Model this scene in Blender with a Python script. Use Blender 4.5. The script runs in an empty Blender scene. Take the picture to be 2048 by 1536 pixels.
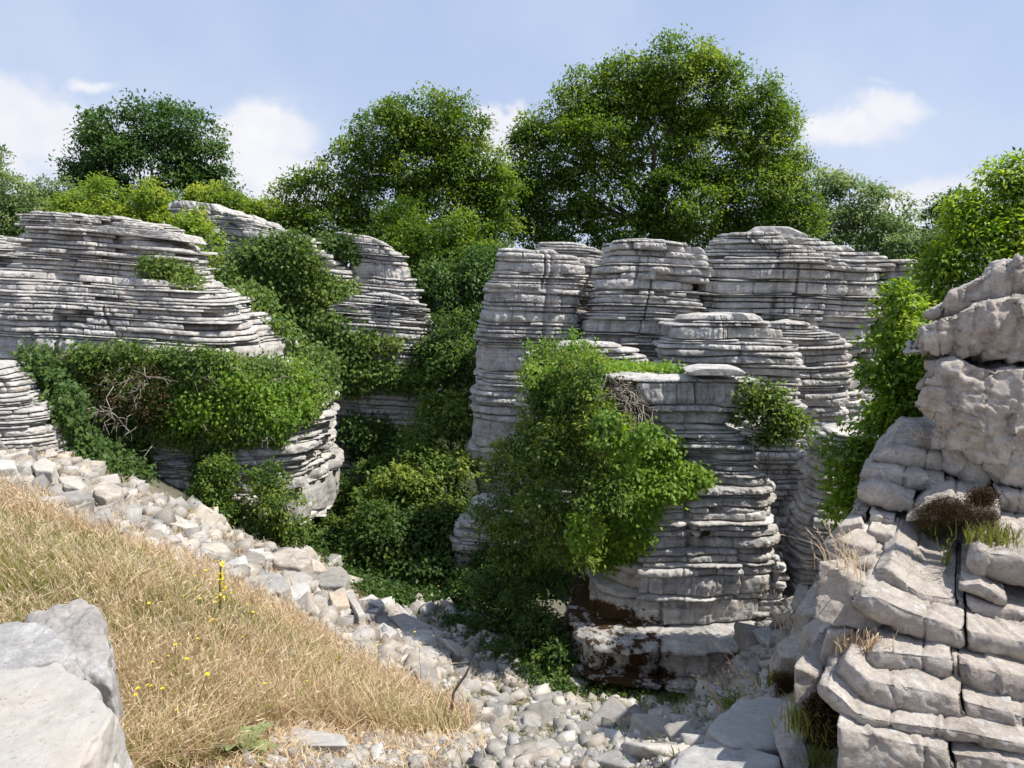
import bpy, bmesh, math, random
import numpy as np
from mathutils import Vector
R = math.radians
scene = bpy.context.scene
COL = scene.collection

# ------------------------------------------------------------------ camera
FPX, CX, CY = 1500.0, 1024.0, 768.0          # focal length in pixels of the 2048 x 1536 frame
PITCH = math.atan((768 - 600) / FPX)          # looking slightly down
cam_d = bpy.data.cameras.new('camera'); cam = bpy.data.objects.new('camera', cam_d); COL.objects.link(cam)
cam_d.sensor_width = 36.0; cam_d.lens = 36.0 * FPX / 2048.0
cam_d.clip_start = 0.05; cam_d.clip_end = 6000
cam.location = (0, 0, 0); cam.rotation_euler = (R(90) - PITCH, 0, 0)
scene.camera = cam

# ------------------------------------------------------------------ sun and sky
SUN_DIR = Vector((0.54, -0.11, 0.82)).normalized()       # towards the sun: high, from the right
sun_d = bpy.data.lights.new('sun', 'SUN'); sun_d.energy = 4.2; sun_d.angle = R(0.6); sun_d.color = (1.0, 0.945, 0.86)
sun = bpy.data.objects.new('sun', sun_d); COL.objects.link(sun)
sun.rotation_euler = SUN_DIR.to_track_quat('Z', 'Y').to_euler()
SUN_EL = math.asin(SUN_DIR.z); SUN_AZ = math.atan2(SUN_DIR.x, SUN_DIR.y)
scene.view_settings.view_transform = 'Standard'; scene.view_settings.look = 'None'
scene.view_settings.exposure = 0.68; scene.view_settings.gamma = 1.0

def px_dir(px, py):
    X = (px - CX) / FPX; Y = (CY - py) / FPX
    a = PITCH
    return np.array((X, math.cos(a) + Y * math.sin(a), -math.sin(a) + Y * math.cos(a)))
def P(px, py, d):
    v = px_dir(px, py); return v * (d / v[1])

class NT:
    def __init__(s, tree): s.t = tree; s.n = tree.nodes; s.l = tree.links
    def new(s, typ, **kw):
        n = s.n.new(typ)
        for k, v in kw.items():
            if k.startswith('in_'): n.inputs[k[3:].replace('_', ' ')].default_value = v
            else: setattr(n, k, v)
        return n
    def link(s, a, b): s.l.new(a, b)
    def math(s, op, a, b=None, clamp=False):
        n = s.n.new('ShaderNodeMath'); n.operation = op; n.use_clamp = clamp
        for i, v in enumerate((a, b)):
            if v is None: continue
            if hasattr(v, 'links'): s.l.new(v, n.inputs[i])
            else: n.inputs[i].default_value = v
        return n.outputs[0]
    def vmath(s, op, a, b=None):
        n = s.n.new('ShaderNodeVectorMath'); n.operation = op
        for i, v in enumerate((a, b)):
            if v is None: continue
            if hasattr(v, 'links'): s.l.new(v, n.inputs[i])
            else: n.inputs[i].default_value = v
        return n.outputs[1] if op in ('LENGTH', 'DOT_PRODUCT') else n.outputs[0]
    def mix(s, f, a, b):
        n = s.n.new('ShaderNodeMix'); n.data_type = 'RGBA'
        for i, v in ((0, f), (6, a), (7, b)):
            if hasattr(v, 'links'): s.l.new(v, n.inputs[i])
            else: n.inputs[i].default_value = v if i == 0 else (*v, 1)
        return n.outputs[2]
    def ramp(s, f, lo, hi):
        n = s.n.new('ShaderNodeMapRange'); n.interpolation_type = 'SMOOTHSTEP'
        s.l.new(f, n.inputs[0]); n.inputs[1].default_value = lo; n.inputs[2].default_value = hi
        return n.outputs[0]
    def noise(s, vec, scale, detail=4, rough=.55, dist=0):
        n = s.n.new('ShaderNodeTexNoise'); n.inputs['Scale'].default_value = scale; n.inputs['Detail'].default_value = detail
        n.inputs['Roughness'].default_value = rough; n.inputs['Distortion'].default_value = dist
        s.l.new(vec, n.inputs['Vector']); return n.outputs[0]

world = bpy.data.worlds.new('World'); scene.world = world; world.use_nodes = True
w = NT(world.node_tree); w.n.clear()
sky = w.new('ShaderNodeTexSky', sky_type='NISHITA', sun_disc=False, sun_elevation=SUN_EL, sun_rotation=SUN_AZ,
            altitude=900, air_density=1.0, dust_density=2.4, ozone_density=1.5)
tc = w.new('ShaderNodeTexCoord'); gen = tc.outputs['Generated']
# soft cumulus: blobs of direction broken up by noise
CLOUDS = [(60, 255, 210, 100, .75), (20, 190, 80, 50, .6), (240, 300, 110, 70, .55), (190, 165, 60, 18, .55), (520, 270, 95, 62, 1.0), (480, 330, 120, 80, .8), (570, 370, 110, 70, .7),
          (965, 235, 48, 40, 1.5), (1010, 250, 50, 40, 1.4), (1000, 300, 80, 60, 1.0), (1760, 228, 90, 34, .66), (1690, 262, 130, 34, .6),
          (1640, 250, 55, 30, .6), (1880, 400, 150, 50, .75), (1800, 430, 130, 50, .7), (150, 330, 190, 60, .5), (560, 400, 140, 60, .6), (2080, 360, 60, 40, .45), (1730, 190, 60, 14, .3)]
wob = w.new('ShaderNodeTexNoise'); wob.inputs['Scale'].default_value = 9; wob.inputs['Detail'].default_value = 5
w.link(gen, wob.inputs['Vector'])
wv = w.vmath('MULTIPLY', w.vmath('SUBTRACT', wob.outputs[1], (0.5, 0.5, 0.5)), (.09, .09, .09))
gd = w.vmath('ADD', gen, wv)
acc = None
for (cx_, cy_, sx_, sy_, st_) in CLOUDS:
    v = px_dir(cx_, cy_); ln = np.linalg.norm(v); v = v / ln
    dlt = w.vmath('SUBTRACT', gd, tuple(v))
    dlt = w.vmath('MULTIPLY', dlt, (FPX / sx_ * ln, FPX / sx_ * ln * .6, FPX / sy_ * ln))
    m = w.math('MULTIPLY', w.math('SUBTRACT', 1.25, w.vmath('LENGTH', dlt), clamp=True), st_)
    acc = m if acc is None else w.math('MAXIMUM', acc, m)
fine = w.noise(gen, 26, 7, .6)
den = w.math('ADD', acc, w.math('MULTIPLY', w.math('SUBTRACT', fine, .5), .55))
mask = w.math('MULTIPLY', w.ramp(den, .12, .62), .86)
sepw = w.new('ShaderNodeSeparateXYZ'); w.link(gen, sepw.inputs[0])
wisp = w.math('ADD', w.math('MULTIPLY', w.ramp(w.noise(gen, 3.2, 6, .55), .38, .75), .32), w.math('MULTIPLY', w.math('SUBTRACT', .42, sepw.outputs[2], clamp=True), .95), clamp=True)
shade = w.noise(gen, 12, 5, .6)
ccol = w.mix(w.ramp(shade, .3, .7), (6.3, 6.4, 6.9), (7.4, 7.3, 7.3))
tint = w.mix(.75, sky.outputs[0], (3.75, 4.75, 6.9))
col = w.mix(wisp, tint, (5.9, 6.3, 7.2))
col = w.mix(mask, col, ccol)
bg = w.new('ShaderNodeBackground'); bg.inputs[1].default_value = 0.085
w.link(col, bg.inputs[0]); wo = w.new('ShaderNodeOutputWorld'); w.link(bg.outputs[0], wo.inputs[0])

# ------------------------------------------------------------------ helpers
def tag(o, label=None, cat=None, group=None, kind=None):
    if label: o['label'] = label
    if cat: o['category'] = cat
    if group: o['group'] = group
    if kind: o['kind'] = kind
    return o
def empty(name, loc=(0, 0, 0)):
    o = bpy.data.objects.new(name, None); COL.objects.link(o); o.location = loc; o.empty_display_size = .2
    return o
def mesh_obj(name, verts, faces, mat, parent=None, smooth=False, attrs=None, loc=None):
    """verts (n,3) array, faces (m,k) int array (all the same k) or a list of such arrays"""
    verts = np.asarray(verts, dtype=np.float32)
    if loc is not None: verts = verts - np.asarray(loc, dtype=np.float32)
    fl = faces if isinstance(faces, list) else [faces]
    fl = [np.asarray(f, dtype=np.int32) for f in fl if len(f)]
    me = bpy.data.meshes.new(name)
    me.vertices.add(len(verts)); me.vertices.foreach_set('co', verts.ravel())
    loops = np.concatenate([f.ravel() for f in fl]); sizes = np.concatenate([np.full(len(f), f.shape[1], dtype=np.int32) for f in fl])
    me.loops.add(len(loops)); me.loops.foreach_set('vertex_index', loops)
    me.polygons.add(len(sizes)); me.polygons.foreach_set('loop_start', np.concatenate(([0], np.cumsum(sizes)[:-1])).astype(np.int32))
    me.update(calc_edges=True)
    if smooth: me.polygons.foreach_set('use_smooth', np.ones(len(sizes), dtype=bool))
    if attrs:
        for k, v in attrs.items():
            a = me.attributes.new(k, 'FLOAT', 'POINT'); a.data.foreach_set('value', np.asarray(v, dtype=np.float32))
    me.materials.append(mat)
    o = bpy.data.objects.new(name, me); COL.objects.link(o)
    if loc is not None: o.location = loc
    if parent is not None:
        o.parent = parent
        if loc is not None: o.location = Vector(loc) - parent.location
        else: o.matrix_parent_inverse.identity(); o.location = -parent.location
    return o

def _h(ix, iy, iz, seed):
    with np.errstate(over='ignore'):
        h = (ix.astype(np.uint32) * np.uint32(374761393)) ^ (iy.astype(np.uint32) * np.uint32(668265263)) ^ (iz.astype(np.uint32) * np.uint32(2147483647 - 61)) ^ np.uint32((seed * 974711 + 12345) & 0xffffffff)
        h = (h ^ (h >> np.uint32(13))) * np.uint32(1274126177)
        h = (h ^ (h >> np.uint32(15))) * np.uint32(2246822519)
        h = h ^ (h >> np.uint32(16))
    return h.astype(np.float32) / 4294967295.0
def vnoise(x, y, z, seed=0):
    x, y, z = np.broadcast_arrays(np.asarray(x, float), np.asarray(y, float), np.asarray(z, float))
    fx, fy, fz = np.floor(x), np.floor(y), np.floor(z)
    ix, iy, iz = fx.astype(np.int64), fy.astype(np.int64), fz.astype(np.int64)
    tx, ty, tz = x - fx, y - fy, z - fz
    tx = tx * tx * (3 - 2 * tx); ty = ty * ty * (3 - 2 * ty); tz = tz * tz * (3 - 2 * tz)
    out = 0
    for a in (0, 1):
        wa = tx if a else 1 - tx
        for b in (0, 1):
            wb = ty if b else 1 - ty
            for c in (0, 1):
                out = out + wa * wb * (tz if c else 1 - tz) * _h(ix + a, iy + b, iz + c, seed)
    return out * 2 - 1
def fbm(x, y, z, oct=4, seed=0, g=.5):
    s = 0; a = 1; t = 0
    for i in range(oct):
        s = s + a * vnoise(x * 2**i + i * 17.3, y * 2**i + i * 9.1, z * 2**i + i * 5.7, seed + i); t += a; a *= g
    return s / t

# ------------------------------------------------------------------ materials
def bsdf_mat(name):
    m = bpy.data.materials.new(name); m.use_nodes = True; t = NT(m.node_tree)
    return m, t, t.n['Principled BSDF']
def rock_material(name, lo=(.20, .195, .188), mid=(.41, .395, .375), hi=(.66, .64, .60), moss=0, warm=0, bump=.5, bscale=1.0, lich=.5, streak=1, tone=0):
    m, t, b = bsdf_mat(name)
    tc = t.new('ShaderNodeTexCoord'); geo = t.new('ShaderNodeNewGeometry'); v = geo.outputs['Position']
    vs = t.vmath('MULTIPLY', v, (1, 1, 5.0 if streak else 1.0))
    n1 = t.noise(vs, 1.6, 6, .6); n2 = t.noise(v, 7 * bscale, 6, .65); n3 = t.noise(vs, 38 * bscale, 5, .7)
    if streak:
        vs2 = t.vmath('MULTIPLY', v, (.9, .9, 16.0)); n4 = t.noise(vs2, 1.3, 5, .65)
        n1 = t.math('ADD', t.math('MULTIPLY', n1, .35), t.math('MULTIPLY', n4, .65))
    f = t.math('ADD', t.math('MULTIPLY', n1, .45), t.math('ADD', t.math('MULTIPLY', n2, .35), t.math('MULTIPLY', n3, .3)))
    c = t.mix(t.ramp(f, .44, .56), lo, mid)
    c = t.mix(t.ramp(f, .55, .66), c, hi)
    # beige tint where the stone broke freshly
    c = t.mix(t.math('MULTIPLY', t.ramp(t.noise(v, .9, 4, .6), .5, .72), .22 + .5 * warm), c, (.46, .37, .28))
    # pale lichen rosettes and black crust
    vor = t.new('ShaderNodeTexVoronoi', feature='F1'); vor.inputs['Scale'].default_value = 11 * bscale
    wv = t.vmath('ADD', v, t.vmath('MULTIPLY', t.vmath('SUBTRACT', t.new('ShaderNodeTexNoise').outputs[1], (.5, .5, .5)), (.02, .02, .02)))
    t.link(wv, vor.inputs['Vector'])
    sep = t.new('ShaderNodeSeparateColor'); t.link(vor.outputs['Color'], sep.inputs[0])
    rad = t.math('MULTIPLY', sep.outputs[0], .42)
    ros = t.math('MULTIPLY', t.math('LESS_THAN', vor.outputs['Distance'], rad), t.ramp(sep.outputs[1], .35, .55))
    c = t.mix(t.math('MULTIPLY', ros, lich), c, (.55, .54, .53))
    crust = t.math('MULTIPLY', t.ramp(t.noise(v, 17 * bscale, 8, .8), .56, .66), t.ramp(t.noise(v, 1.3, 3, .5), .42, .62))
    c = t.mix(t.math('MULTIPLY', crust, .72), c, (.075, .072, .07))
    if streak:   # black water stains and rusty seeps
        v3 = t.vmath('MULTIPLY', v, (2.6, 2.6, .35)); st = t.math('MULTIPLY', t.ramp(t.noise(v3, 1.5, 6, .7), .54, .70), t.ramp(t.noise(v, .8, 3, .5), .40, .60))
        c = t.mix(t.math('MULTIPLY', st, .6), c, (.10, .097, .095))
        ru = t.math('MULTIPLY', t.ramp(t.noise(t.vmath('MULTIPLY', v, (1, 1, 2.2)), 2.3, 6, .7), .60, .70), .55); c = t.mix(ru, c, (.40, .27, .17))
    if tone:
        at2 = t.new('ShaderNodeAttribute', attribute_name='var'); oi = t.new('ShaderNodeObjectInfo'); tv = t.math('FRACT', t.math('ADD', at2.outputs['Fac'], oi.outputs['Random']))
        hs = t.new('ShaderNodeHueSaturation'); t.link(t.math('ADD', .62, t.math('MULTIPLY', tv, .62)), hs.inputs['Value']); t.link(t.math('ADD', .4, t.math('MULTIPLY', t.math('FRACT', t.math('MULTIPLY', tv, 7.3)), 1.1)), hs.inputs['Saturation']); t.link(c, hs.inputs['Color']); c = hs.outputs[0]
    if moss:
        at = t.new('ShaderNodeAttribute', attribute_name='moss')
        mm = t.math('ADD', at.outputs['Fac'], t.math('MULTIPLY', t.math('SUBTRACT', t.noise(v, 5.5, 8, .72), .5), 2.4))
        mm = t.ramp(mm, .42, .58)
        mc = t.mix(t.noise(v, 30, 4, .7), (.018, .012, .006), (.085, .045, .014))
        c = t.mix(mm, c, mc)
    t.link(c, b.inputs['Base Color']); b.inputs['Roughness'].default_value = .92
    b.inputs['Specular IOR Level'].default_value = .22
    bn = t.math('ADD', t.math('MULTIPLY', t.noise(vs, 22 * bscale, 8, .72), .6), t.math('MULTIPLY', t.noise(v, 75 * bscale, 4, .75), .4))
    bp = t.new('ShaderNodeBump'); bp.inputs['Strength'].default_value = bump; bp.inputs['Distance'].default_value = .035 / bscale
    t.link(bn, bp.inputs['Height']); t.link(bp.outputs[0], b.inputs['Normal'])
    return m
M_TOWER = rock_material('layered_limestone')
M_TOWERF = rock_material('mossy_layered_limestone', moss=1)
M_CLIFF = rock_material('near_limestone', lo=(.27, .24, .21), mid=(.46, .41, .36), hi=(.62, .575, .52), warm=.5, bump=1.0, bscale=1.5, lich=.75, streak=0)
M_LOOSE = rock_material('loose_limestone', lo=(.27, .25, .23), mid=(.37, .345, .31), hi=(.50, .475, .435), warm=.5, bump=.45, bscale=1.8, lich=.1, streak=0, tone=1)
M_GREY = rock_material('grey_limestone', lo=(.20, .195, .19), mid=(.30, .292, .285), hi=(.42, .41, .40), warm=.0, bump=.5, bscale=1.8, lich=.1, streak=0)
M_SMOOTH = rock_material('smooth_limestone', lo=(.34, .33, .315), mid=(.39, .38, .36), hi=(.45, .44, .42), warm=.25, bump=.5, bscale=2.2, lich=.12, streak=0)

def leaf_material(name, dark, mid, light, trans=.45, gloss=.35):
    m = bpy.data.materials.new(name); m.use_nodes = True; t = NT(m.node_tree); t.n.clear()
    at = t.new('ShaderNodeAttribute', attribute_name='var')
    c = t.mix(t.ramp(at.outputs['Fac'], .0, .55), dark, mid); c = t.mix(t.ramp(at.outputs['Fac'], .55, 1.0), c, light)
    pb = t.new('ShaderNodeBsdfPrincipled'); t.link(c, pb.inputs['Base Color']); pb.inputs['Roughness'].default_value = .55
    pb.inputs['Specular IOR Level'].default_value = gloss
    tr = t.new('ShaderNodeBsdfTranslucent')
    hs = t.new('ShaderNodeHueSaturation'); hs.inputs['Value'].default_value = 1.7; hs.inputs['Saturation'].default_value = 1.1; hs.inputs['Hue'].default_value = .485
    t.link(c, hs.inputs['Color']); t.link(hs.outputs[0], tr.inputs[0])
    mx = t.new('ShaderNodeMixShader'); mx.inputs[0].default_value = trans
    t.link(pb.outputs[0], mx.inputs[1]); t.link(tr.outputs[0], mx.inputs[2])
    o = t.new('ShaderNodeOutputMaterial'); t.link(mx.outputs[0], o.inputs[0])
    return m
M_LEAF = leaf_material('tree_leaves', (.034, .078, .013), (.102, .185, .025), (.225, .305, .045))
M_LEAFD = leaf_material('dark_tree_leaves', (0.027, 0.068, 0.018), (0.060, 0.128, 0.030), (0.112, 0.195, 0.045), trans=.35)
M_LEAFY = leaf_material('yellow_green_leaves', (0.068, 0.128, 0.021), (0.180, 0.285, 0.045), (0.360, 0.405, 0.068))
M_IVY = leaf_material('ivy_leaves', (.030, .070, .014), (.105, .180, .030), (.235, .290, .055), trans=.38, gloss=.35)
M_IVYY = leaf_material('bright_ivy_leaves', (0.060, 0.128, 0.018), (0.173, 0.300, 0.033), (0.345, 0.450, 0.060), trans=.45, gloss=.35)
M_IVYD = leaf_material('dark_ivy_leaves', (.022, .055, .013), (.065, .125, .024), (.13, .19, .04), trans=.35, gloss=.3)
M_PALE = leaf_material('pale_tree_leaves', (0.075, 0.135, 0.045), (0.150, 0.232, 0.083), (0.270, 0.330, 0.135))
M_GRASS = leaf_material('dry_grass', (.28, .195, .11), (.56, .445, .285), (.74, .64, .46), trans=.3, gloss=.2)
M_GRASSG = leaf_material('green_grass', (.10, .12, .025), (.21, .23, .055), (.36, .34, .12), trans=.3, gloss=.2)
M_MULL = leaf_material('mullein_leaves', (.14, .18, .07), (.24, .28, .12), (.34, .37, .18), trans=.25, gloss=.2)
M_FLOWER = leaf_material('yellow_petals', (.75, .60, .02), (.85, .70, .03), (.9, .78, .06), trans=.3, gloss=.2)
M_MOSSY = leaf_material('dry_moss', (.03, .02, .010), (.08, .052, .022), (.15, .115, .04), trans=.1, gloss=.1)
def bark_material(name, a, b2):
    m, t, b = bsdf_mat(name); g = t.new('ShaderNodeNewGeometry')
    v = t.vmath('MULTIPLY', g.outputs['Position'], (1, 1, .25))
    n = t.noise(v, 18, 6, .65); t.link(t.mix(t.ramp(n, .35, .65), a, b2), b.inputs['Base Color']); b.inputs['Roughness'].default_value = .95
    bp = t.new('ShaderNodeBump'); bp.inputs['Distance'].default_value = .02; t.link(n, bp.inputs['Height']); t.link(bp.outputs[0], b.inputs['Normal'])
    return m
M_BARK = bark_material('bark', (.05, .04, .03), (.14, .12, .10))
M_TWIG = bark_material('dead_twigs', (.20, .17, .14), (.34, .30, .26))
M_TWIGB = bark_material('brown_twigs', (.06, .035, .025), (.16, .10, .08))

# ------------------------------------------------------------------ terrain
CTRL = [(200, 1500, 3.3), (600, 1536, 3.5), (1000, 1536, 4.1), (1400, 1536, 4.0), (1200, 1480, 5.3), (1300, 1430, 6.8), (1000, 1440, 6.2),
        (850, 1440, 5.6), (1000, 1300, 8.5), (800, 1250, 9.3), (900, 1180, 10.6), (700, 1120, 12.5), (650, 1090, 13.5), (0, 940, 8.5),
        (0, 1000, 7), (0, 1150, 5), (300, 1180, 5.4), (300, 1050, 8.8), (150, 975, 8.8), (500, 1110, 9.6), (500, 1250, 6.2), (700, 1330, 6.4), (640, 1200, 8.7),
        (600, 1420, 4.5), (250, 1400, 3.7), (1350, 1412, 7.5), (1550, 1330, 6.6), (1580, 1240, 7.4), (1600, 1150, 9), (1150, 1250, 9.8), (1100, 1380, 7.6)]
CW = [P(*c) for c in CTRL]
CW += [np.array(c) for c in [(0, 0, -1.6), (-3, 0, -1.3), (3, 0, -1.5), (-8, 3, -1.2), (8, 2, -.8), (2.3, 3.2, -2.2), (3.5, 4.5, -1.7), (5, 7, -2.4), (-6, 10, -1.8), (-8, 14, -2), (0, -8, -1.4),
        (-3, 16, -4.2), (-1, 17, -3.8), (0, 13, -4.3), (2, 11, -4.3), (4, 12, -4.2), (6, 12, -3.6), (8, 14, -2), (-4, 20, -1.6), (2, 20, -.9), (8, 20, -.4), (-9, 20, -.8),
        (-2, 25, .2), (5, 26, .3), (12, 25, .2), (-12, 26, .2), (0, 40, .6), (25, 40, .6), (-25, 40, .6), (30, 10, 0), (-30, 10, 0), (40, -20, -1), (-40, -20, -1), (0, -40, -1.4),
        (-60, 70, 1), (60, 70, 1), (0, 80, 1)]]
CW = np.array(CW)
_K = np.linalg.norm(CW[:, None, :2] - CW[None, :, :2], axis=2); _n = len(CW)
_A = np.zeros((_n + 3, _n + 3)); _A[:_n, :_n] = _K + np.eye(_n) * .03; _A[:_n, _n] = 1; _A[:_n, _n + 1:] = CW[:, :2]; _A[_n:, :_n] = _A[:_n, _n:].T
_W = np.linalg.solve(_A, np.concatenate((CW[:, 2], np.zeros(3))))
def base_z(x, y):
    x = np.asarray(x, float); y = np.asarray(y, float); sh = x.shape
    x = np.clip(x.ravel(), -65, 65); y = np.clip(y.ravel(), -40, 80)
    out = np.empty(len(x))
    for s in range(0, len(x), 60000):
        xs, ys = x[s:s + 60000], y[s:s + 60000]
        D = np.sqrt((xs[:, None] - CW[None, :, 0])**2 + (ys[:, None] - CW[None, :, 1])**2)
        out[s:s + 60000] = D @ _W[:_n] + _W[_n] + _W[_n + 1] * xs + _W[_n + 2] * ys
    return out.reshape(sh)
def ground_z(x, y):
    x = np.asarray(x, float); y = np.asarray(y, float)
    return base_z(x, y) + .10 * fbm(x * .7, y * .7, 0 * x, 3, 5) + .035 * fbm(x * 3, y * 3, 0 * x, 3, 6) + .012 * fbm(x * 14, y * 14, 0 * x, 2, 7)
def ground_hit(px, py, dmin=1.5, dmax=22):
    px = np.asarray(px, float); py = np.asarray(py, float)
    X = (px - CX) / FPX; Y = (CY - py) / FPX
    vy = math.cos(PITCH) + Y * math.sin(PITCH); vz = -math.sin(PITCH) + Y * math.cos(PITCH)
    gx, gz = X / vy, vz / vy
    ds = np.linspace(dmin, dmax, 90); hit = np.full(len(px), np.nan); prev = np.full(len(px), dmin)
    for d in ds:
        below = (gz * d < base_z(gx * d, np.full(len(px), d))) & np.isnan(hit)
        hit[below] = d
    ok = ~np.isnan(hit); a = hit - (ds[1] - ds[0]); b = hit.copy()
    for _ in range(7):
        m = (a + b) / 2; m2 = np.where(ok, m, 5)
        bel = gz * m2 < ground_z(gx * m2, m2)
        b = np.where(bel, m2, b); a = np.where(bel, a, m2)
    d = b; x = gx * d
    out = np.stack((x, d, ground_z(np.where(ok, x, 0), np.where(ok, d, 0))), 1)
    return out[ok], ok
def in_poly(px, py, poly):
    c = np.zeros(len(px), bool); j = len(poly) - 1
    for i in range(len(poly)):
        xi, yi = poly[i]; xj, yj = poly[j]
        if yi != yj:
            c ^= ((yi > py) != (yj > py)) & (px < (xj - xi) * (py - yi) / (yj - yi) + xi)
        j = i
    return c
def sample_poly(poly, n, rng):
    p = np.array(poly, float); lo, hi = p.min(0), p.max(0); out = np.zeros((0, 2))
    while len(out) < n:
        q = rng.uniform(lo, hi, (n * 2, 2)); out = np.concatenate((out, q[in_poly(q[:, 0], q[:, 1], poly)]))
    return out[:n]

def make_ground():
    m, t, b = bsdf_mat('dry_stony_earth'); g = t.new('ShaderNodeNewGeometry'); v = g.outputs['Position']
    n = t.noise(v, 1.1, 6, .6); n2 = t.noise(v, 9, 7, .7); n3 = t.noise(v, 45, 4, .7)
    c = t.mix(t.ramp(n2, .38, .62), (.20, .145, .095), (.36, .30, .23))
    c = t.mix(t.ramp(n, .45, .65), c, (.42, .38, .32))
    c = t.mix(t.math('MULTIPLY', t.ramp(n3, .52, .62), .6), c, (.52, .49, .45))
    sp = t.new('ShaderNodeSeparateXYZ'); t.link(v, sp.inputs[0])
    c = t.mix(t.ramp(t.math('ADD', sp.outputs[1], t.math('MULTIPLY', n, 6)), 10, 17), c, (.05, .06, .025))
    t.link(c, b.inputs['Base Color']); b.inputs['Roughness'].default_value = 1
    bp = t.new('ShaderNodeBump'); bp.inputs['Distance'].default_value = .03; t.link(t.math('ADD', n2, n3), bp.inputs['Height']); t.link(bp.outputs[0], b.inputs['Normal'])
    def axis(c0, lo, hi, step, far):
        a = [c0]; s = step
        core = np.arange(lo, hi + step, step); up = []; x = core[-1]; s = step
        while x < far: s *= 1.18; x += s; up.append(x)
        dn = []; x = core[0]; s = step
        while x > -far: s *= 1.18; x -= s; dn.append(x)
        return np.array(dn[::-1] + list(core) + up)
    xs = axis(0, -6, 5, .045, 2500); ys = axis(0, 2, 13, .045, 2500)
    Xg, Yg = np.meshgrid(xs, ys); Zg = ground_z(Xg, Yg); far = np.hypot(Xg, Yg) > 90
    V = np.stack((Xg.ravel(), Yg.ravel(), Zg.ravel()), 1); nx = len(xs); ny = len(ys)
    i = np.arange((ny - 1) * nx).reshape(ny - 1, nx)[:, :-1].ravel()
    F = np.stack((i, i + 1, i + nx + 1, i + nx), 1)
    tag(mesh_obj('ground', V, F, m, smooth=True), kind='structure')
make_ground()

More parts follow.
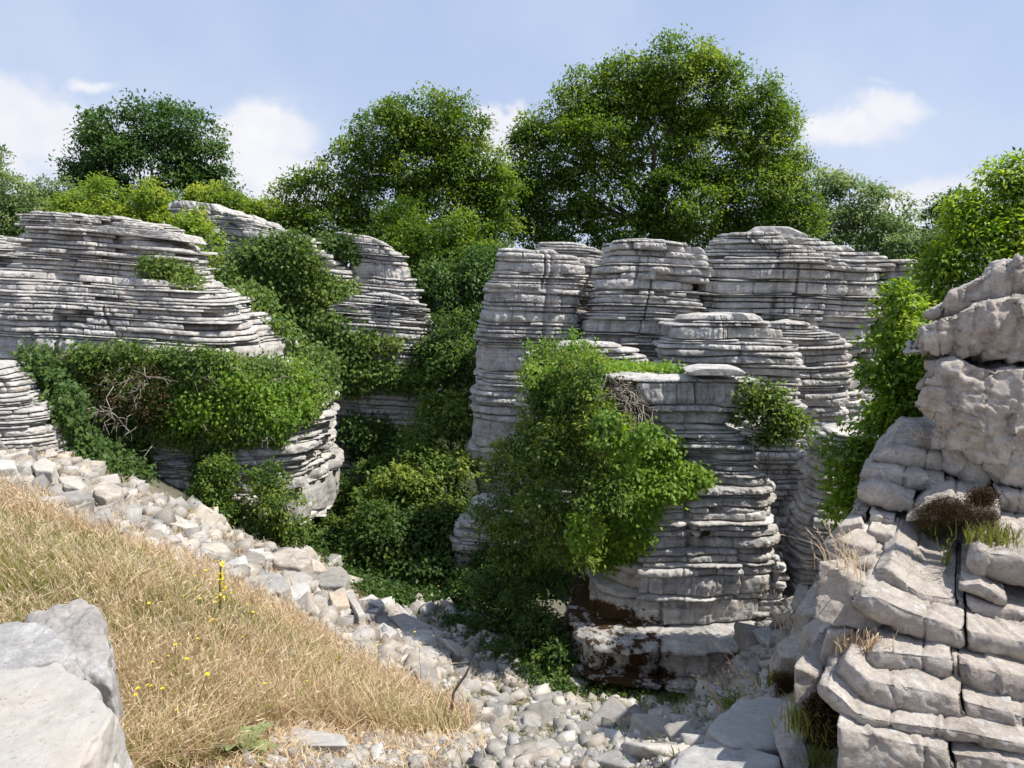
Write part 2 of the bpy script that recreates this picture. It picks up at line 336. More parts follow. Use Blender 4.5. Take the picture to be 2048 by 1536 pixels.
# ------------------------------------------------------------------ layered limestone towers
def tower(name, label, sil, d, seed, ratio=.8, dip=(0, 0), lay=(.05, .15), prot=.05, cols=420, n=3.8, thick=.13, bscale=None, mat=None, 
          moss=None, cat='rock tower', group='layered limestone towers', lobes=.09, grooves=(), beds=()):
    """sil: rows (py, x left, x right, [depth factor]) of the outline at distance d, top to bottom"""
    mat = mat or M_TOWER
    rng = np.random.default_rng(seed)
    zz, xl, xr, bf = [], [], [], []
    for s in sil:
        a = P(s[1], s[0], d); b = P(s[2], s[0], d); zz.append(a[2]); xl.append(a[0]); xr.append(b[0]); bf.append(s[3] if len(s) > 3 else 1.0)
    zz, xl, xr, bf = (np.array(q)[::-1] for q in (zz, xl, xr, bf))
    z0, z1 = zz[0], zz[-1]; bedz = [(P(1024, b_[0], d)[2], P(1024, b_[1], d)[2]) for b_ in beds]
    # bed boundaries
    zb = [z0 - 1.3]; bedi = []
    while zb[-1] < z1 - .005:
        th = math.exp(rng.uniform(math.log(lay[0] * .72), math.log(lay[1] * .78))) * (1.9 if rng.random() < .07 else 1) * math.exp(.55 * float(vnoise(zb[-1] * 1.6, seed * 1.7, 0.5, 4)))
        for (bt, bb) in bedz:
            if bb - .02 <= zb[-1] < bt - .04: th = bt - zb[-1]
            elif zb[-1] < bb < zb[-1] + th: th = bb - zb[-1]
        zb.append(zb[-1] + max(th, .02))
    zb[-1] = z1; zb = np.array(zb)
    if zb[-1] - zb[-2] < lay[0] * .6: zb = np.delete(zb, -2)
    L = len(zb) - 1
    u = np.linspace(-1, 1, cols + 1)[:-1]; ph = math.pi * (.55 * u + .45 * u**3)
    sp_, cp_ = np.sin(ph), np.cos(ph)
    meanw = np.mean((xr - xl) / 2); arc = ph * meanw
    lr = rng.normal(0, 1, L)
    lr = .65 * lr + .35 * np.roll(lr, 1)
    rows_z, rows_r, rows_c, var = [], [], [], []
    def base(z):
        l = np.interp(z, zz, xl); r = np.interp(z, zz, xr); w_ = (r - l) / 2; c = (l + r) / 2
        b_ = np.interp(z, zz, bf) * ratio * meanw
        rr = (np.abs(sp_ / w_)**n + np.abs(cp_ / b_)**n)**(-1 / n)
        return rr, c
    cxm = (xl.mean() + xr.mean()) / 2
    def zoff(rr, c, k):
        x = c + rr * sp_; y = -rr * cp_
        return dip[0] * (x - cxm) + dip[1] * y + .05 * vnoise(x * .9, y * .9, 3.1 + 0 * x, seed) , x, y
    zlo = None; bnd = []
    for k in range(L + 1):
        rr, c = base(zb[k]); o, x, y = zoff(rr, c, k)
        th = zb[min(k + 1, L)] - zb[min(k, L - 1)]
        o = o + .28 * th * fbm(x * 1.8, y * 1.8, k * 3.7 + 0 * x, 3, seed + 9)
        bnd.append(zb[k] + o)
    Rk = []; 
    for k in range(L):
        zm = (zb[k] + zb[k + 1]) / 2; rr, c = base(zm); x = c + rr * sp_; y = -rr * cp_; th = zb[k + 1] - zb[k]
        ns = vnoise(x * .9, y * .9, k * 1.3 + 0 * x, seed + 1)
        e = prot * (.38 * lr[k] + .8 * ns + 1.6 * np.maximum(ns - .25, 0) + 1.15 * fbm(x * 3.2, y * 3.2, k * 5.1 + 0 * x, 4, seed + 2, .6))
        # blocks divided by vertical joints
        bl = rng.uniform(2.2, 7) * (th + .05); s = arc / bl + rng.uniform(0, 9) + .15 * vnoise(x * 2, y * 2, k + 0 * x, seed); cell = np.floor(s)
        hr = _h(cell.astype(np.int64), np.full(len(cell), k, dtype=np.int64), np.zeros(len(cell), dtype=np.int64), seed)
        e = e + prot * .75 * (hr - .5) - prot * 2.8 * (hr > .92)
        fr = np.minimum(s - cell, 1 - (s - cell)) * bl
        e = e - np.exp(-(fr / .011)**2) * rng.uniform(.02, .08) * (th > lay[1] * .4) * (hr < .8)
        e = e + lobes * min(meanw, 1.6) * (fbm(x * 1.1, y * 1.1, zm * .7 + 0 * x, 2, seed + 20) + .55 * vnoise(x * 2.6, y * 2.6, zm * .35 + 0 * x, seed + 21))
        zg = math.floor(zm * 1.3 + seed * .37); s2 = arc / 1.05 + .35 * vnoise(x * 1.2, y * 1.2, zm * .8 + 0 * x, seed + 23) + .37 * zg; c2_ = np.floor(s2)
        h2 = _h(c2_.astype(np.int64), np.full(cols, zg, dtype=np.int64), np.full(cols, 7, dtype=np.int64), seed); f2 = np.minimum(s2 - c2_, 1 - (s2 - c2_)) * 1.05
        e = e + .15 * min(meanw, 1.4) * (h2 - .5) - .09 * np.exp(-(f2 / .03)**2) * (h2 > .35)
        shelf = vnoise(x * .6, y * .6, zm * 2.2 + 0 * x, seed + 22); e = e + prot * 1.1 * np.where(shelf > .15, 1, -.2) * np.abs(shelf)
        for (g0, gw, gd) in grooves:
            gp = g0 + .12 * fbm(np.array([zm * .8]), np.array([g0]), np.array([0.]), 2, seed)[0]
            e = e - gd * np.exp(-((ph - gp) / gw)**2)
        Rk.append((rr, e, c))
    mix_ = .8
    allr, allz, allc = [], [], []
    def push(r, z, c): allr.append(r); allz.append(z); allc.append(np.full(cols, c))
    for k in range(L):
        rr, e, c = Rk[k]; lo, hi = bnd[k], bnd[k + 1]; th = np.maximum(hi - lo, .012); th0 = zb[k + 1] - zb[k]
        g = min(.012 + .12 * th0, .028) * (d / 11)**.5
        x = c + rr * sp_; y = -rr * cp_
        rb = (.05 + prot * rng.uniform(.4, 1.8)) * np.clip(.85 + 1.1 * vnoise(x * 1.7, y * 1.7, k * 4.4 + 0 * x, seed + 3), .03, 1.7)
        topb = min(.45 * th0, .045) * (.1 + .9 * rng.random()); nst = 4 if th0 < .1 else 8
        if k == 0: push(rr + e - .05, lo - .02, c)
        ts = [0.0, .05] + list(np.linspace(.14, .86, nst)) + [.95, 1.0]
        for t_ in ts:
            r2, c2 = base(zb[k] + t_ * th0); rad = mix_ * rr + (1 - mix_) * r2 + e
            prof = -.012 * (t_ < .03) - topb * max(0, t_ - .55)**2 / .2 - .35 * topb * max(0, .25 - t_)**2 / .06
            z = lo + g * .5 + (th - g) * t_
            fl = .30 * min(th0, .12) * fbm(x * 9, y * 9, z * 14, 4, seed + 5, .65) + .008 * vnoise(x * 38, y * 38, z * 40, seed + 6)
            # solution flutes run down thick beds
            if th0 > lay[1]: fl = fl - .022 * np.abs(vnoise(x * 16, y * 16, k + z * 1.5, seed + 7))**.7
            push(rad + prof + fl * (.5 if t_ in (0., 1.) else 1), z, mix_ * c + (1 - mix_) * c2)
        if k < L - 1:
            rr2, e2, c2 = Rk[k + 1]
            rmin = np.minimum(rr + e, rr2 + e2) - rb
            cm = c if (rr + e).mean() < (rr2 + e2).mean() else c2
            push(rmin, hi - g * .3, cm); push(rmin, hi + g * .3, cm)
    # cap
    rt = allr[-1]; zt = allz[-1]; ct = allc[-1]
    for f in (.93, .8, .62, .42, .22, .04):
        r2 = rt * f; x = ct + r2 * sp_; y = -r2 * cp_
        push(r2, zt * f + (1 - f) * (zt.mean()) + dip[1] * 0 + .035 * fbm(x * 3, y * 3, 0 * x, 3, seed + 8) + .03 * (1 - f), ct[0])
    Rr = np.array(allr); Zr = np.array(allz); Cr = np.array(allc); Rr = np.maximum(Rr, .02)
    X = Cr + Rr * sp_; Y = d - Rr * cp_; rows = len(Rr)
    V = np.stack((X.ravel(), Y.ravel(), Zr.ravel()), 1)
    i = np.arange(rows - 1)[:, None] * cols + np.arange(cols)[None, :]; j = np.arange(rows - 1)[:, None] * cols + (np.arange(cols)[None, :] + 1) % cols
    F = np.stack((i.ravel(), j.ravel(), (j + cols).ravel(), (i + cols).ravel()), 1)
    at = None
    if moss is not None: at = {'moss': moss(V)}
    o = mesh_obj(name, V, F, mat, attrs=at, loc=(cxm, d, z0))
    tag(o, label, cat, group)
    return o

# left group
tower('rock_tower', 'broad layered limestone tower carrying thick ivy across its waist, left side',
      [(441, 90, 300, .55), (452, 84, 340, .6), (478, 80, 346, .6), (500, 76, 390, .65), (540, 62, 398, .7), (556, 36, 402, .8), (575, 5, 440, 1.0), (590, -20, 465, 1.05), (620, -40, 500, 1.1),
       (645, -60, 540, 1.12), (665, -60, 562, 1.15), (690, -60, 574, 1.15), (715, -50, 602, 1.15), (760, -20, 624, 1.1), (800, 40, 632, 1.05), (850, 110, 640, 1.0), (900, 200, 644, 1.0),
       (960, 250, 658, 1.0), (1020, 258, 656, 1.0), (1060, 262, 640, .97), (1110, 270, 630, .95)], 12.8, 11, ratio=.72, dip=(-.05, .03), lay=(.035, .13), prot=.085, cols=640, beds=((668, 700), (930, 990), (1000, 1050)))
tower('rock_tower', 'short layered rock tower at the left edge above the scree',
      [(730, -150, 25), (745, -160, 55), (765, -165, 76), (800, -170, 84), (808, -170, 112), (830, -170, 112), (850, -170, 122), (870, -170, 132), (905, -170, 136), (940, -170, 148), (975, -170, 160)],
      9.6, 12, ratio=.8, dip=(-.02, .02), lay=(.04, .12), prot=.05, cols=400)
tower('rock_tower', 'sliver of layered rock cut off by the left edge, behind the broad tower',
      [(468, -200, 0), (478, -220, 22), (500, -220, 36), (540, -220, 30), (600, -220, 25), (720, -220, 20), (800, -220, 20)], 16.5, 13, cols=260, dip=(-.05, 0), prot=.06)
# back left group
tower('rock_tower', 'farthest low layered rock behind the yellow-green shrubs',
      [(421, 378, 440), (428, 375, 480), (445, 378, 555), (470, 392, 600), (500, 412, 640), (540, 420, 690), (600, 400, 700), (720, 400, 720)], 20, 14, ratio=.7, dip=(-.12, 0), lay=(.06, .16), prot=.07, cols=380)
tower('rock_tower', 'sunlit layered rock hump with a cap of dark ivy, behind the broad tower',
      [(474, 590, 632), (485, 565, 660), (510, 520, 690), (540, 480, 712), (580, 452, 720), (640, 440, 722), (720, 440, 720), (830, 450, 700)], 17.5, 15, ratio=.7, dip=(-.14, 0), lay=(.06, .16), prot=.07, cols=420)
tower('rock_tower', 'shaded layered rock shoulder behind the ravine shrubs',
      [(474, 680, 738), (485, 672, 760), (510, 690, 800), (540, 700, 818), (580, 690, 826), (640, 690, 835), (740, 700, 840), (830, 700, 840)], 17.8, 16, ratio=.75, dip=(-.10, 0), lay=(.05, .16), prot=.06, cols=340)
tower('rock_tower', 'stepped shaded rock mass behind the central ravine',
      [(586, 745, 800, .7), (600, 700, 845, .75), (620, 672, 855, .8), (660, 655, 864, .9), (700, 640, 870), (760, 620, 870), (800, 615, 865), (850, 630, 850), (920, 645, 830), (960, 650, 820), (1020, 650, 820)],
      15.8, 17, ratio=.8, dip=(-.06, 0), lay=(.05, .15), prot=.07, cols=440)
# middle group
tower('rock_tower', 'tall pale layered rock tower standing at the ravine, left end of the middle group',
      [(502, 1008, 1100), (512, 1000, 1160), (540, 990, 1170), (560, 985, 1165), (600, 972, 1160), (640, 966, 1160), (655, 960, 1160), (700, 962, 1165), (740, 958, 1165), (755, 966, 1170), (770, 952, 1175), (800, 944, 1180),
       (820, 952, 1180), (840, 960, 1180), (860, 945, 1180), (890, 940, 1180), (925, 944, 1180), (960, 960, 1180), (1000, 975, 1185), (1060, 985, 1185), (1120, 990, 1185)],
      13, 21, ratio=.85, dip=(-.02, .02), lay=(.045, .14), prot=.05, cols=420, lobes=.09, beds=((690, 730), (830, 880), (890, 925)), grooves=((.3, .06, .10),))
tower('rock_tower', 'narrow layered rock between the two tall towers of the middle group',
      [(489, 1072, 1160), (498, 1064, 1200), (520, 1068, 1210), (560, 1075, 1212), (640, 1080, 1215), (800, 1085, 1220), (960, 1085, 1220)], 14.1, 22, ratio=.9, dip=(-.05, 0), lay=(.05, .16), prot=.05, cols=360)
tower('rock_tower', 'layered rock tower with a rounded flat top in the centre of the middle group',
      [(479, 1240, 1310, .6), (484, 1226, 1340, .8), (490, 1218, 1372, .9), (500, 1212, 1400), (520, 1204, 1414), (545, 1196, 1412), (600, 1180, 1400), (650, 1166, 1380), (700, 1152, 1360), (760, 1146, 1350), (900, 1146, 1350)],
      12.6, 23, ratio=.85, dip=(-.03, .02), lay=(.04, .15), prot=.075, cols=460, beds=((560, 580), (640, 665)))
tower('rock_tower', 'low rounded heap of thin rock layers behind the top slab of the ivy tower',
      [(679, 1135, 1185, .5), (686, 1108, 1230, .7), (694, 1088, 1248, .85), (706, 1068, 1268), (725, 1050, 1284), (745, 1046, 1290), (800, 1046, 1295), (900, 1050, 1300)], 10.9, 24, ratio=.6, lay=(.04, .09), prot=.07, cols=380)
tower('rock_tower', 'largest layered rock tower, wearing a flat capstone, right of centre',
      [(470, 1450, 1590, .7), (480, 1435, 1610, .75), (492, 1425, 1650, .8), (504, 1420, 1730, .85), (515, 1415, 1752, .9), (530, 1408, 1754), (580, 1392, 1748), (640, 1382, 1742), (700, 1380, 1712), (760, 1390, 1700), (850, 1400, 1694), (960, 1400, 1690), (1060, 1400, 1690)],
      12.9, 25, ratio=.6, dip=(-.03, .02), lay=(.04, .14), prot=.085, cols=600, beds=((542, 560), (566, 588), (720, 760)), grooves=((.45, .06, .10), (-.5, .05, .08)))
tower('rock_tower', 'bulging lower shoulder of thin rock layers below the capstone tower',
      [(628, 1400, 1460, .45), (633, 1380, 1500, .6), (640, 1358, 1535, .75), (650, 1344, 1556, .88), (680, 1326, 1578), (700, 1320, 1580), (740, 1316, 1584), (790, 1316, 1588), (860, 1330, 1592), (980, 1340, 1592)],
      11.2, 26, ratio=.62, dip=(-.02, .02), lay=(.035, .12), prot=.08, cols=460, beds=((652, 672),))
tower('rock_tower', 'dark layered buttress beside the crevice below the capstone tower',
      [(638, 1550, 1590, .5), (646, 1540, 1620, .7), (662, 1530, 1655, .9), (685, 1530, 1688), (700, 1540, 1692), (760, 1545, 1690), (850, 1550, 1688), (960, 1550, 1690), (1040, 1560, 1690)], 11.9, 27, ratio=.8, dip=(-.03, 0), lay=(.05, .15), prot=.05, cols=320)
tower('rock_tower', 'slender layered rock column past the crevice, beside the climbing vine',
      [(519, 1750, 1822), (530, 1744, 1826), (550, 1742, 1832), (556, 1734, 1834), (575, 1738, 1834), (585, 1748, 1830), (650, 1745, 1828), (668, 1735, 1825), (674, 1714, 1820), (700, 1706, 1810), (735, 1704, 1800), (742, 1690, 1800),
       (840, 1688, 1790), (880, 1694, 1790), (1000, 1694, 1790)], 13, 28, ratio=.9, dip=(-.01, 0), lay=(.05, .15), prot=.05, cols=340)
tower('rock_tower', 'small stepped rock pillar at the foot of the climbing vine',
      [(858, 1650, 1712), (866, 1636, 1740), (880, 1630, 1745), (910, 1626, 1745), (950, 1616, 1745), (985, 1612, 1745), (1000, 1602, 1745), (1040, 1594, 1745), (1065, 1586, 1745), (1110, 1590, 1745), (1150, 1582, 1745), (1200, 1578, 1745), (1300, 1575, 1745)],
      8.6, 29, ratio=.9, dip=(-.02, .03), lay=(.04, .12), prot=.045, cols=360)
# front tower
def moss_F(V):
    z1 = P(1300, 1195, 7.8)[2]; z2 = P(1300, 1100, 8)[2]
    x, y, z = V[:, 0], V[:, 1], V[:, 2]
    low = np.clip((z1 + .02 - z) / .25, 0, 1) * np.clip((P(1430, 1300, 7.9)[0] + .1 - x) / .7, 0, 1)
    a = -.9 + 1.55 * low - .5 * np.clip(vnoise(x * .9, y * .9, z * .9, 71), 0, 1)
    pc = P(1420, 1088, 7.7); r = np.sqrt(((x - pc[0]) / .30)**2 + ((z - pc[2]) / .14)**2)
    return np.maximum(a, .75 - .8 * r)
tower('rock_tower', 'nearest layered rock tower, draped with bright ivy and stained with brown moss at its foot',
      [(745, 1205, 1485, .8), (752, 1195, 1492, .85), (800, 1205, 1484, .85), (818, 1215, 1462, .8), (835, 1220, 1450, .78), (850, 1212, 1470, .8), (880, 1205, 1500, .85), (915, 1200, 1506, .88), (960, 1196, 1512, .9), (1000, 1194, 1520, .92), (1050, 1190, 1530, .95),
       (1090, 1190, 1538, .95), (1120, 1186, 1528, .92), (1150, 1176, 1512, .9), (1180, 1166, 1510, .92), (1198, 1160, 1512, .95), (1204, 1142, 1520, 1.42), (1240, 1135, 1522, 1.45), (1300, 1138, 1512, 1.40), (1350, 1150, 1497, 1.32), (1390, 1165, 1470, 1.25), (1430, 1180, 1450, 1.05)],
      8.8, 31, ratio=.85, dip=(-.015, .03), lay=(.04, .16), prot=.07, cols=620, thick=.22, mat=M_TOWERF, moss=moss_F, lobes=.07, beds=((752, 800), (808, 830), (1104, 1140), (1150, 1196), (1212, 1262), (1275, 1400)))
tower('rock_tower', 'shaded rock column tucked behind the nearest tower',
      [(850, 1500, 1570), (870, 1495, 1592), (920, 1495, 1600), (955, 1495, 1606), (985, 1495, 1590), (1000, 1495, 1572), (1060, 1495, 1580), (1110, 1495, 1592), (1200, 1495, 1590)], 10, 32, ratio=.9, lay=(.05, .14), prot=.05, cols=320)
tower('rock_tower', 'crumbling stack of thin stones at the right foot of the nearest tower',
      [(1108, 1530, 1545), (1125, 1520, 1556), (1150, 1516, 1562), (1180, 1510, 1560), (1210, 1505, 1565), (1260, 1500, 1560), (1320, 1490, 1560)], 8.3, 33, ratio=1.0, lay=(.03, .07), prot=.05, cols=220)
tower('rock_tower', 'low knob of pitted rock at the dark foot of the tall pale tower',
      [(995, 960, 990), (1010, 945, 1000), (1040, 930, 1000), (1058, 915, 1000), (1090, 908, 1000), (1130, 905, 1005)], 11.3, 34, ratio=1.0, lay=(.05, .16), prot=.06, cols=220)

# ------------------------------------------------------------------ loose rocks and slabs
_ico = {}
def ico(sub):
    if sub not in _ico:
        bm = bmesh.new(); bmesh.ops.create_icosphere(bm, subdivisions=sub, radius=1)
        _ico[sub] = (np.array([v.co[:] for v in bm.verts]), np.array([[v.index for v in f.verts] for f in bm.faces])); bm.free()
    return _ico[sub]
def radial(nrm, h, A, sub, p, rough, seed, scale=1.0, chip=.03):
    """solid cut by the planes n.x <= h, sampled along directions A @ dir, edges softened by p"""
    D, F = ico(sub); D = D @ A.T
    q = np.maximum(D @ nrm.T, 1e-5) / h[None, :]            # 1/s for each plane
    s = (q**p).sum(1)**(-1 / p)
    V = D * s[:, None]
    sz = np.abs(V).max(); ln = np.linalg.norm(V, axis=1, keepdims=True); U = V / np.maximum(ln, 1e-6)
    n = rough * (.55 * fbm(V[:, 0] * 3 / scale, V[:, 1] * 3 / scale, V[:, 2] * 3 / scale, 3, seed) + .35 * fbm(V[:, 0] * 13 / scale, V[:, 1] * 13 / scale, V[:, 2] * 13 / scale, 3, seed + 3))
    # broken chips along the edges: where two planes are close the radius is knocked back
    qs = np.sort(q, axis=1); edge = np.clip(1 - (qs[:, -1] - qs[:, -2]) / (.16 * qs[:, -1]), 0, 1)
    c = np.clip(fbm(V[:, 0] * 6 / scale, V[:, 1] * 6 / scale, V[:, 2] * 6 / scale, 3, seed + 5) * 2 + .1, 0, 1)
    V = V + U * (n - chip * edge * c)[:, None]
    return V, F
def hull2d(pts):
    idx = sorted(range(len(pts)), key=lambda i: (pts[i][0], pts[i][1]))
    def half(ix):
        o = []
        for i in ix:
            while len(o) > 1:
                a, b, c = pts[o[-2]], pts[o[-1]], pts[i]
                if (b[0] - a[0]) * (c[1] - a[1]) - (b[1] - a[1]) * (c[0] - a[0]) <= 0: o.pop()
                else: break
            o.append(i)
        return o[:-1]
    return half(idx) + half(idx[::-1])
def prism(name, pts, ext, mat, seed, sub=6, p=26, rough=.03, parent=None, chip=.03, bev=1.0, scale=1.0, taper=0.0, shrink=1.0):
    """block from a face polygon pts [(px,py,d)...] pushed along the world vector ext"""
    Q = np.array([P(*a) for a in pts]); ext = np.array(ext, float); c0 = Q.mean(0)
    _, _, vt = np.linalg.svd(Q - c0); nn = vt[2]
    if nn @ ext > 0: nn = -nn
    a1, a2 = vt[0], vt[1]; q2 = [((x - c0) @ a1, (x - c0) @ a2) for x in Q]
    hl = hull2d(q2); Q = Q[hl]; c = c0 + ext / 2
    N, H = [nn, -nn], [(c0 - c) @ nn, (c0 - c) @ nn]
    rt = np.random.default_rng(seed + 77)
    for i in range(len(Q)):
        a, b = Q[i], Q[(i + 1) % len(Q)]
        m = np.cross(b - a, ext); m = m / np.linalg.norm(m)
        if m @ ((a + b) / 2 + ext / 2 - c) < 0: m = -m
        m = m + taper * rt.uniform(-.3, 1) * (ext / np.linalg.norm(ext)); m = m / np.linalg.norm(m)
        N.append(m); H.append(max(m @ (a - c), .01))
    rng = np.random.default_rng(seed)
    s1 = np.ptp([q[0] for q in q2]) / 2; s2 = np.ptp([q[1] for q in q2]) / 2
    A = np.stack((a1 * s1, a2 * s2, ext / 2), 1)
    V, F = radial(np.array(N), np.array(H), A, sub, p, rough, seed, scale, chip); V = V * shrink
    return mesh_obj(name, V + c, F, mat, parent=parent, smooth=False, loc=tuple(c))

# --- right-hand outcrop: courses of slabs from the bottom up; one rock, its slabs its parts
K = 1.22
outcrop = tag(empty('rock_outcrop', tuple(P(1850, 1540, 2.9 * K))), 'big near outcrop of cracked stacked limestone slabs rising along the right edge', 'rock outcrop')
def course(name, pts, back, mat, seed, parent, rise=.02, rough=.03, bulge=.12, bdir=(.60, 1.0), res=.011, erad=.05, undercut=.3):
    """slab swept along its broken front edge: pts = (px, py top, py bottom, distance)"""
    r = np.random.default_rng(seed); bd = np.array([bdir[0], bdir[1], 0.])
    T = np.array([P(p[0], p[1], p[3] * K) for p in pts]); B = np.array([P(p[0], p[2], p[3] * K + .02) for p in pts]) + [0, 0, .010]
    L = np.concatenate(([0], np.cumsum(np.linalg.norm(np.diff(T, axis=0), axis=1)))); ns = max(24, int(L[-1] / res)); s_ = np.linspace(0, L[-1], ns)
    I = lambda A: np.stack([np.interp(s_, L, A[:, k]) for k in range(3)], 1)
    T, B = I(T), I(B); h = np.linalg.norm(T - B, axis=1).mean(); tan = np.gradient((T + B) / 2, axis=0); o = unit_(np.stack((tan[:, 1], -tan[:, 0], 0 * tan[:, 0]), 1)); o[o[:, 1] > 0] *= -1
    ed = np.clip(np.minimum(s_, L[-1] - s_) / erad, 0, 1); endp = (1 - np.sqrt(1 - (1 - ed)**2)) * erad
    nu = max(14, int(h / res)); nb = max(14, int(back * 1.1 / (res * 2.2))); prof = []
    cr = min(.022, h * .16)
    for a_ in np.linspace(1, 0, nb)**1.3:
        prof.append(T + bd * (back * a_ + .0) + np.array([0, 0, rise * a_ - cr * .35 * max(0, 1 - a_ * back / (2.0 * cr))**2]))
    for u in np.linspace(0, 1, nu)[1:-1]:
        e = max(0, (cr - u * h) / cr) + max(0, (cr * 1.8 - (1 - u) * h) / cr / 1.8); e = 1 - math.sqrt(max(0, 1 - min(e, 1)**2))
        prof.append(T + (B - T) * u + o * (bulge * h * math.sin(math.pi * u) - cr * e - undercut * h * .45 * u**2.5))
    for a_ in np.linspace(0, 1, nb)**1.3: prof.append(B + bd * (back * a_) - o * (undercut * h * .45 + cr) + np.array([0, 0, .03 * min(1, a_ * 8)]))
    G = np.stack(prof, 0) + bd * endp[None, :, None]                           # (profile, s, 3)
    du = np.gradient(G, axis=0); dv = np.gradient(G, axis=1); N = unit_(np.cross(du, dv)); c = G.mean((0, 1)); 
    if (N * (G - c)).sum() < 0: N = -N
    x, y, z = G[..., 0], G[..., 1], G[..., 2]
    wx = x + .06 * fbm(x * 5, y * 5, z * 5, 2, seed + 40)
    lo = fbm(wx * 2.3, y * 2.3, z * 2.8, 3, seed); hi = fbm(wx * 9, y * 9, z * 12, 4, seed + 1, .6)
    fc = np.stack((np.floor(wx * 5.5 + .8 * lo), np.floor(z * 6 + .8 * hi)), 0); tilt = (_h(fc[0].astype(np.int64), fc[1].astype(np.int64), np.zeros(fc[0].shape, np.int64), seed + 2) - .5) * (wx * 5.5 + .8 * lo - fc[0] - .5) * 2
    # flat fracture facets: the nearest of a few random cells sets an offset
    cell = _h(np.floor(wx * 9 + 2 * lo).astype(np.int64), np.floor(y * 3).astype(np.int64), np.floor(z * 9 + 2 * lo).astype(np.int64), seed)
    rid = 1 - np.abs(fbm(wx * 6, y * 6, z * 8, 3, seed + 7)) * 2
    G = G + N * (rough * (.45 * lo + .5 * hi + 1.5 * tilt) - rough * .5 * np.maximum(rid - .75, 0) * 3 + .0035 * (cell - .5))[..., None]
    # hairline joints across the slab
    for _ in range(int(L[-1] / .45)):
        s0 = r.uniform(.1, .9) * L[-1]; ww = np.abs(s_[None, :] - s0 - .05 * fbm(z * 4, y * 2, z * 0, 2, seed + int(s0 * 99))); G = G - N * (.018 * np.exp(-(ww / .006)**2))[..., None]
    m, n = G.shape[:2]; V = G.reshape(-1, 3); i = np.arange(m - 1)[:, None] * n + np.arange(n - 1)
    F = np.stack((i.ravel(), (i + 1).ravel(), (i + n + 1).ravel(), (i + n).ravel()), 1); caps, off = [], len(V)
    for col in (0, n - 1):
        ring = np.arange(m) * n + col; V = np.concatenate((V, V[ring].mean(0)[None])); caps += [(ring[k], ring[k + 1], off) for k in range(m - 1)]; off += 1
    return mesh_obj(name, V, [F, np.array(caps)], mat, parent=parent, loc=tuple(c))
def unit_(v): return v / np.maximum(np.linalg.norm(v, axis=-1, keepdims=True), 1e-9)
OUT = [
 ([(1673, 1451, 1600, 2.66), (1780, 1475, 1600, 2.62), (1896, 1497, 1600, 2.60)], 1.0), ([(1902, 1503, 1600, 2.62), (2120, 1535, 1620, 2.55)], 1.0),
 ([(1637, 1368, 1398, 2.84), (1655, 1372, 1422, 2.78), (1686, 1396, 1443, 2.73), (1712, 1423, 1454, 2.70), (1750, 1437, 1463, 2.68), (1825, 1447, 1478, 2.66), (1937, 1463, 1494, 2.63), (2120, 1503, 1538, 2.58)], 1.0),
 ([(1676, 1338, 1372, 2.90), (1692, 1320, 1398, 2.85), (1712, 1336, 1421, 2.80), (1738, 1359, 1435, 2.77), (1800, 1366, 1445, 2.75), (1885, 1385, 1461, 2.73), (1921, 1396, 1462, 2.72)], 1.0), ([(1925, 1398, 1463, 2.74), (2120, 1448, 1501, 2.67)], 1.0),
 ([(1727, 1318, 1344, 2.93), (1745, 1300, 1361, 2.88), (1800, 1303, 1360, 2.86), (1850, 1308, 1362, 2.85), (1899, 1316, 1378, 2.84)], .9), ([(1902, 1318, 1384, 2.88), (1913, 1320, 1388, 2.88)], .8), ([(1916, 1322, 1388, 2.86), (1945, 1332, 1398, 2.83), (2120, 1362, 1444, 2.77)], 1.0),
 ([(1703, 1200, 1220, 3.06), (1722, 1189, 1238, 3.01), (1760, 1193, 1255, 2.98), (1800, 1212, 1272, 2.96), (1855, 1233, 1296, 2.94), (1928, 1256, 1309, 2.92)], 1.3), ([(1933, 1258, 1311, 2.93), (2120, 1296, 1354, 2.87)], 1.2),
 ([(1752, 1146, 1170, 3.21), (1776, 1140, 1194, 3.15), (1805, 1158, 1212, 3.12), (1840, 1186, 1232, 3.10), (1878, 1190, 1238, 3.10), (1908, 1194, 1243, 3.10)], 1.7),
 ([(1912, 1194, 1246, 3.13), (1928, 1198, 1253, 3.13)], 1.2), ([(1933, 1199, 1255, 3.10), (2120, 1236, 1292, 3.04)], 1.2), ([(1922, 1170, 1190, 3.12), (1960, 1166, 1200, 3.09), (2012, 1196, 1216, 3.06)], .8),
 ([(1940, 1106, 1158, 3.21), (1958, 1099, 1164, 3.16), (2120, 1122, 1196, 3.09)], 1.3),
 ([(1737, 1060, 1092, 3.66), (1790, 1070, 1110, 3.62)], .9), ([(1738, 1026, 1057, 3.80), (1788, 1037, 1066, 3.78)], .9), ([(1705, 1012, 1044, 3.88), (1734, 1023, 1053, 3.85)], .8),
 ([(1812, 1034, 1048, 3.70), (1850, 1004, 1048, 3.65), (1900, 990, 1048, 3.62), (2000, 1010, 1055, 3.60)], .9),
 ([(1713, 975, 1004, 3.88), (1740, 966, 1018, 3.84), (1790, 978, 1028, 3.82), (1828, 996, 1032, 3.82)], .9),
 ([(1718, 948, 970, 3.97), (1738, 931, 976, 3.94), (1800, 937, 984, 3.92), (1888, 953, 992, 3.92)], 1.0),
 ([(1744, 918, 928, 4.03), (1775, 896, 936, 4.0), (1820, 899, 943, 3.98), (1886, 908, 950, 3.98)], 1.0),
 ([(1833, 872, 902, 4.05), (1892, 884, 915, 4.02)], .9),
]
